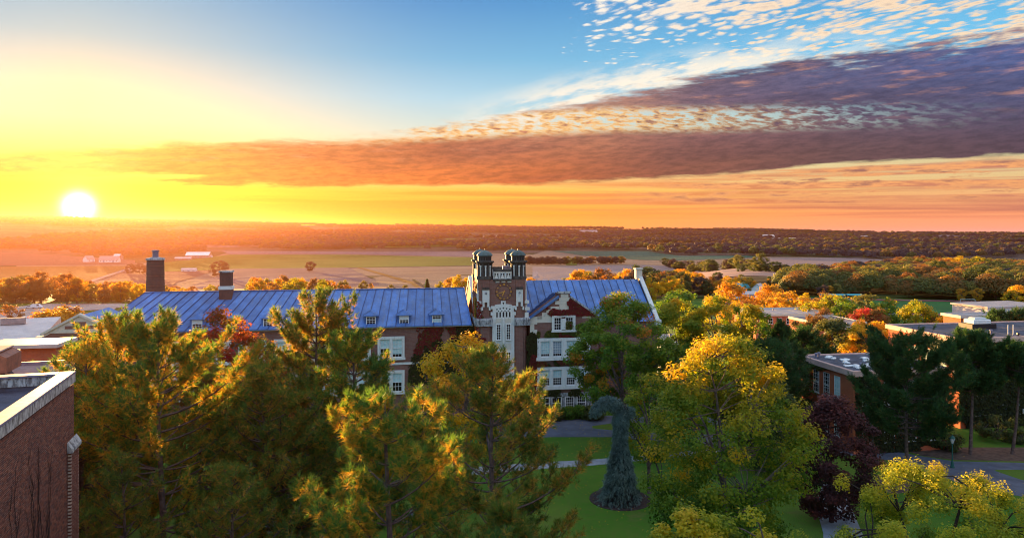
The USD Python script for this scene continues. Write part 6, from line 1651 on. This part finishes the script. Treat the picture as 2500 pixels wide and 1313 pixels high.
for a in [  # park trees round the sports ground
        ('orange', 1783, 684, 262, 'round orange tree in front of the teal-roofed house', 1.1), ('orange', 1893, 722, 232, 'lone orange tree on the park lawn left of the track', .95), ('orange', 1925, 708, 258, 'orange tree right of the lone one by the track end', 1.0),
        ('gold', 1975, 712, 300, 'small golden tree at the left bend of the track', .9), ('lime', 1985, 734, 215, 'yellow-green tree in front of the left bend of the track', 1.15), ('rust', 2015, 712, 290, 'russet tree between the golden tree and the large green one', .9),
        ('rust', 2012, 748, 205, 'brownish tree between two green ones near the car park', .9), ('green', 2052, 722, 212, 'large rounded green tree by the car park', 1.05), ('lime', 2032, 716, 222, 'yellow-green tree touching the large rounded green one', .8),
        ('olive', 2115, 716, 250, 'olive tree at the near edge of the pitch', 1.0), ('green', 2160, 726, 245, 'dark green tree at the near edge of the pitch', .95), ('red', 2112, 750, 195, 'red-orange tree in front of the pitch-side trees', 1.0), ('rust', 2140, 750, 192, 'brown tree right of the red-orange one', .9),
        ('orange', 2098, 776, 172, 'low peach-coloured tree beside the car park', .7), ('lime', 2238, 728, 190, 'broad yellow-green tree standing before the goalposts', 1.15), ('lime', 2252, 742, 186, 'lower half of the yellow-green clump before the goalposts', .9),
        ('gold', 2305, 770, 180, 'small golden tree right of the broad yellow-green one', .9), ('rust', 2285, 766, 184, 'small russet tree beside the broad yellow-green one', .8),
        ('orange', 2347, 703, 430, 'left of two round amber trees beyond the track', .95), ('orange', 2386, 702, 430, 'right of two round amber trees beyond the track', 1.0),
        ('gold', 2432, 748, 210, 'golden bush-like tree behind the white flat roof', .9), ('gold', 2484, 696, 380, 'yellow-green tree at the far right end of the track', 1.1),
        ('rust', 1822, 728, 240, 'small russet tree beside the dark lamp frame by the lawn', .8), ('orange', 1862, 708, 262, 'tall orange tree left of the lone park tree', 1.0), ('orange', 1880, 690, 300, 'orange tree behind the tall one by the park lawn', 1.0),
        # lone trees and left side
        ('mauve', 757, 637, 1390, 'solitary round tree standing in the ploughed field', 1.25), ('mauve', 536, 635, 1250, 'solitary spreading tree at the end of the green field, left of the ridge chimney', 1.2),
        ('mauve', 318, 643, 1330, 'first of a row of three round trees left of the boiler chimney', 1.1), ('mauve', 341, 641, 1330, 'middle of a row of three round trees left of the boiler chimney', 1.1), ('mauve', 362, 645, 1330, 'last of the row of three round trees, half behind the boiler chimney', 1.0),
        ('olive', 1148, 630, 2050, 'dark round tree at the end of the green field beside the tower', 1.2), ('olive', 888, 682, 700, 'rounded green tree rising over the middle of the left roof', 1.0), ('orange', 905, 690, 690, 'small orange tree beside the rounded one over the left roof', .8),
        ('olive', 955, 692, 640, 'left of two small dark trees showing over the left roof', 1.1), ('olive', 990, 694, 640, 'right of two small dark trees showing over the left roof', 1.0), ('fir', 1043, 681, 560, 'pointed dark fir showing over the left roof near the tower', 1.0),
        ('orange', 1098, 676, 520, 'pale orange tree just left of the tower gable', .9), ('gold', 1125, 668, 500, 'golden tree behind the sunlit gable end', .9), ('lime', 1075, 686, 540, 'yellow-green tree between the fir and the tower gable', .9),
        ('dark', 1555, 646, 520, 'left of two tall dark trees above the roof end chimney', 1.2), ('dark', 1578, 650, 520, 'right of two tall dark trees above the roof end chimney', 1.2), ('orange', 1298, 676, 560, 'small orange tree showing right of the tower over the blue roof', 1.0),
        ('green', 1655, 706, 215, 'large rounded dark green tree right of the roof end', 1.35), ('gold', 1590, 676, 420, 'golden tree beside the roof end coping', 1.0),
        ('orange', 105, 752, 150, 'dark orange rounded tree left of the brick gable', 1.25), ('rust', 165, 742, 168, 'broad rusty tree behind the brick gable peak', 1.2), ('orange', 135, 748, 160, 'orange tree between the rounded one and the gable peak', 1.1), ('rust', 20, 742, 300, 'low bushy tree at the left edge beyond the lot', 1.3), ('gold', 4, 828, 90, 'yellow-green bush top at the left edge by the white roof', .8)]:
    top_tree(*a[:5], *(a[5:]))


ROWS = {}


def note(p, px): ROWS.setdefault(p.GetCustomDataByKey('group'), []).append((float(px), p))


def wood(n, poly_px, d_rng, tops, pals, where, group, wide=1.05, seed=1):
    """Trees of a wood: n places inside a band of photo columns, from far to near, tops following a line."""
    r = np.random.default_rng(seed)
    xs, ys = np.array(tops).T
    for k in range(n):
        px = r.uniform(*poly_px); t = r.random(); d = d_rng[0] + (d_rng[1] - d_rng[0]) * t
        x = (px - CX) / F * d
        pal = r.choice(list(pals), p=np.array(list(pals.values())) / sum(pals.values()))
        Hm = top_h(px, np.interp(px, xs, ys), d_rng[1] if d_rng[1] > d_rng[0] else d)
        H = np.clip(Hm, 9, 19) * r.uniform(.8, 1.15)
        zone = ('front ' if t < .5 else 'back ') + ('left', 'middle', 'right')[min(2, int(3 * (px - poly_px[0]) / (poly_px[1] - poly_px[0])))]
        note(put_tree(pal, x, d, H, f'{COLW[pal]} tree, {zone} of {where}', f'{COLW[pal]} trees, {zone} of {where}', wide), px)


wood(46, (-30, 275), (430, 640), [(-30, 685), (0, 690), (40, 668), (120, 672), (250, 690), (275, 700)], {'orange': 5, 'rust': 4, 'gold': 1, 'olive': 1}, 'the sun-flooded wood at the left', '', seed=21)
wood(24, (225, 390), (430, 620), [(225, 690), (300, 690), (390, 690)], {'orange': 4, 'rust': 3, 'gold': 2}, 'the wood under the boiler chimney', '', .95, seed=22)
wood(34, (395, 870), (420, 620), [(395, 700), (540, 690), (600, 682), (700, 676), (800, 678), (850, 686), (870, 700)], {'orange': 3, 'gold': 4, 'olive': 4, 'rust': 2, 'lime': 2}, 'the tree line over the left roof', '', seed=23)
wood(16, (1375, 1560), (420, 640), [(1375, 672), (1450, 662), (1560, 650)], {'orange': 2, 'gold': 2, 'olive': 3, 'mauve': 2, 'rust': 2}, 'the tree line over the right roof', '', seed=24)
wood(40, (1590, 1900), (445, 640), [(1590, 668), (1680, 656), (1760, 664), (1850, 676), (1900, 664)], {'orange': 3, 'gold': 2, 'olive': 3, 'mauve': 3, 'rust': 3, 'dark': 2}, 'the slope wood left of the track', '', seed=25)
wood(95, (1880, 2540), (448, 900), [(1880, 660), (1960, 655), (2050, 652), (2130, 646), (2200, 632), (2300, 622), (2400, 626), (2540, 634)], {'orange': 2, 'olive': 6, 'rust': 4, 'dark': 3, 'lime': 1, 'mauve': 2, 'gold': 1}, 'the wide wood beyond the track', '', 1.2, seed=26)


# --- hedgerows and small woods out in the valley: trees one can still tell apart
def row(n, a, b, Hm, pals, where, seed, depth=30):
    r = np.random.default_rng(seed)
    p, q = hit(*a), hit(*b)
    for k in range(n):
        t = (k + r.uniform(-.3, .3)) / max(n - 1, 1)
        x, y = (p + (q - p) * t)[:2] + r.normal(0, depth, 2) * [.3, 1]
        pal = r.choice(pals)
        note(put_tree(pal, x, y, Hm * r.uniform(.75, 1.2), f'{COLW[pal]} tree {where}', f'{COLW[pal]} trees {where}', 1.45), x / y)


row(20, (1285, 646), (1388, 645), 17, ['olive', 'mauve', 'mauve'], 'of the hedgerow just right of the tower top', 31, 14)
row(22, (1400, 645), (1520, 643), 16, ['olive', 'mauve', 'rust'], 'of the hedgerow out in the tan field', 32, 14)
row(34, (1632, 650), (1836, 660), 18, ['dark', 'olive', 'mauve'], 'of the long copse in the pink field', 33, 26)
row(16, (1836, 664), (1960, 670), 11, ['dark', 'olive'], 'of the low hedge beyond the long copse', 34, 10)

ORD = ['first', 'second', 'third', 'fourth', 'fifth', 'sixth', 'seventh', 'eighth', 'ninth']
for gname, found in ROWS.items():                     # in small groups the place in the row tells one tree from the next
    if len(found) == 1: found[0][1].SetCustomDataByKey('label', 'lone ' + found[0][1].GetCustomDataByKey('label'))
    elif len(found) <= 9:
        for k, (_, p) in enumerate(sorted(found, key=lambda q: q[0])): p.SetCustomDataByKey('label', f'{ORD[k]} from left: {p.GetCustomDataByKey("label")}')

# ------------------------------------------------------------------ far woods: one mass each
far_protos = []


def blob(seed, mat, tone, n=190, lf=.19):
    r = np.random.default_rng(seed)
    d = unit(r.normal(size=(n, 3))); d[:, 2] = np.abs(d[:, 2]) * 1.1 - .15
    c = d * np.array([.52, .52, .52]) * (r.uniform(.6, 1, (n, 1)) ** .5) * (.75 + .5 * fbm(d * 1.6 + seed, 2, seed))[:, None] + [0, 0, .48]
    v, f, t = leaf_cards(c, d + [0, 0, .2] + r.normal(0, .3, (n, 3)), r.uniform(.7, 1.3, n) * lf, np.clip(tone + r.normal(0, .14, n) + .25 * d[:, 2], 0, 1), r)
    return v, f, t


def far_wood(name, label, pts, mats, size, n_leaf=190, lf=.19):
    """A point instancer: one crown of leaves on each point."""
    pi = UsdGeom.PointInstancer.Define(stage, free_path(name))
    rel = []
    for k, (mt, tn) in enumerate(mats):
        p = f'{pi.GetPath()}/crown_{"abcdef"[k]}'
        write_mesh(p, blob(900 + k, mt, tn, n_leaf, lf), mt, tint=True); rel.append(Sdf.Path(p))
    pi.CreatePrototypesRel().SetTargets(rel)
    n = len(pts)
    r = np.random.default_rng(len(label))
    z = height(pts[:, 0], pts[:, 1])
    pi.CreatePositionsAttr(Vt.Vec3fArray.FromNumpy(np.column_stack([pts, z - .5]).astype(np.float32)))
    pi.CreateProtoIndicesAttr(Vt.IntArray.FromNumpy((np.floor(np.clip(fbm(np.column_stack([pts / 260, z * 0]), 3, 6) * 1.6 - .3 + r.normal(0, .18, n), 0, .999) * len(mats))).astype(np.int32)))
    s = size * r.uniform(.7, 1.25, n)
    pi.CreateScalesAttr(Vt.Vec3fArray.FromNumpy(np.column_stack([s * 1.15, s * 1.15, s * r.uniform(.85, 1.2, n)]).astype(np.float32)))
    a = r.uniform(0, np.pi, n)
    pi.CreateOrientationsAttr(Vt.QuathArray([Gf.Quath(float(math.cos(q)), 0.0, 0.0, float(math.sin(q))) for q in a]))
    tag(pi.GetPrim(), label, 'wood', kind='stuff')


def scatter_far(n, d0, d1, keep, seed, a0=-44, a1=44):
    r = np.random.default_rng(seed)
    a = np.radians(r.uniform(a0, a1, n)); d = np.sqrt(r.uniform(d0 ** 2, d1 ** 2, n))
    x, y = d * np.sin(a), d * np.cos(a)
    k = keep(x, y, r)
    return np.column_stack([x, y])[k]


def in_px(poly):
    import shapely
    P0 = Polygon([hit(*p)[:2] for p in poly]).buffer(0)
    return lambda x, y: shapely.contains_xy(P0, x, y)


belt = in_px([(-80, 580), (2580, 580), (2580, 626), (2300, 634), (2240, 638), (1990, 628), (1640, 622), (1560, 614), (1330, 612), (900, 612), (560, 611), (330, 631), (120, 618), (-80, 612)])
MATS = [('leaf_hazed', .35), ('leaf_olive', .30), ('leaf_hazed', .6), ('leaf_rust', .30), ('leaf_hazed', .8)]
pts = scatter_far(15000, 1900, 4300, lambda x, y, r: belt(x, y) & (fbm(np.column_stack([x / 420, y / 300, x * 0]), 3, 12) > .45), 51)
far_wood('valley_wood', 'dark mass of distant woods along the far side of the valley fields', pts, MATS, 22)
strip = [Polygon([hit(*q)[:2] for q in c_]).buffer(30) for c_ in FAR]
import shapely
strip = shapely.union_all(strip)
pts = scatter_far(42000, 4200, 9400, lambda x, y, r: (fbm(np.column_stack([x / 900, y / 620, x * 0]), 4, 14) > .465) & ~shapely.contains_xy(strip, x, y), 52)
far_wood('hill_wood', 'far hills covered with dark purple-brown woods up to the skyline', pts, [('leaf_hazed', .2), ('leaf_hazed', .45), ('leaf_rust', .12), ('leaf_hazed', .7), ('leaf_olive', .12), ('leaf_hazed', .95)], 27)
wp = in_px([(1930, 700), (1960, 668), (2190, 668), (2250, 650), (2580, 645), (2580, 716), (1930, 716)])
pts = scatter_far(9000, 520, 1500, lambda x, y, r: (y < np.interp(CX + F * x / y, [1900, 1960, 2190, 2270], [520, 640, 900, 1500])) & (np.degrees(np.arctan2(x, y)) > 20) & (fbm(np.column_stack([x / 120, y / 120, x * 0]), 3, 15) > .30), 53, 18, 44)
far_wood('slope_wood', 'dense autumn wood filling the slope behind the track up to the pale fields', pts, [('leaf_olive', .45), ('leaf_rust', .45), ('leaf_olive', .65), ('leaf_rust', .65), ('leaf_olive', .75), ('leaf_mauve', .5)], 13, 900, .085)
if True:
    obj('haze', MB().add(*HAZE), 'air', kind='stuff')
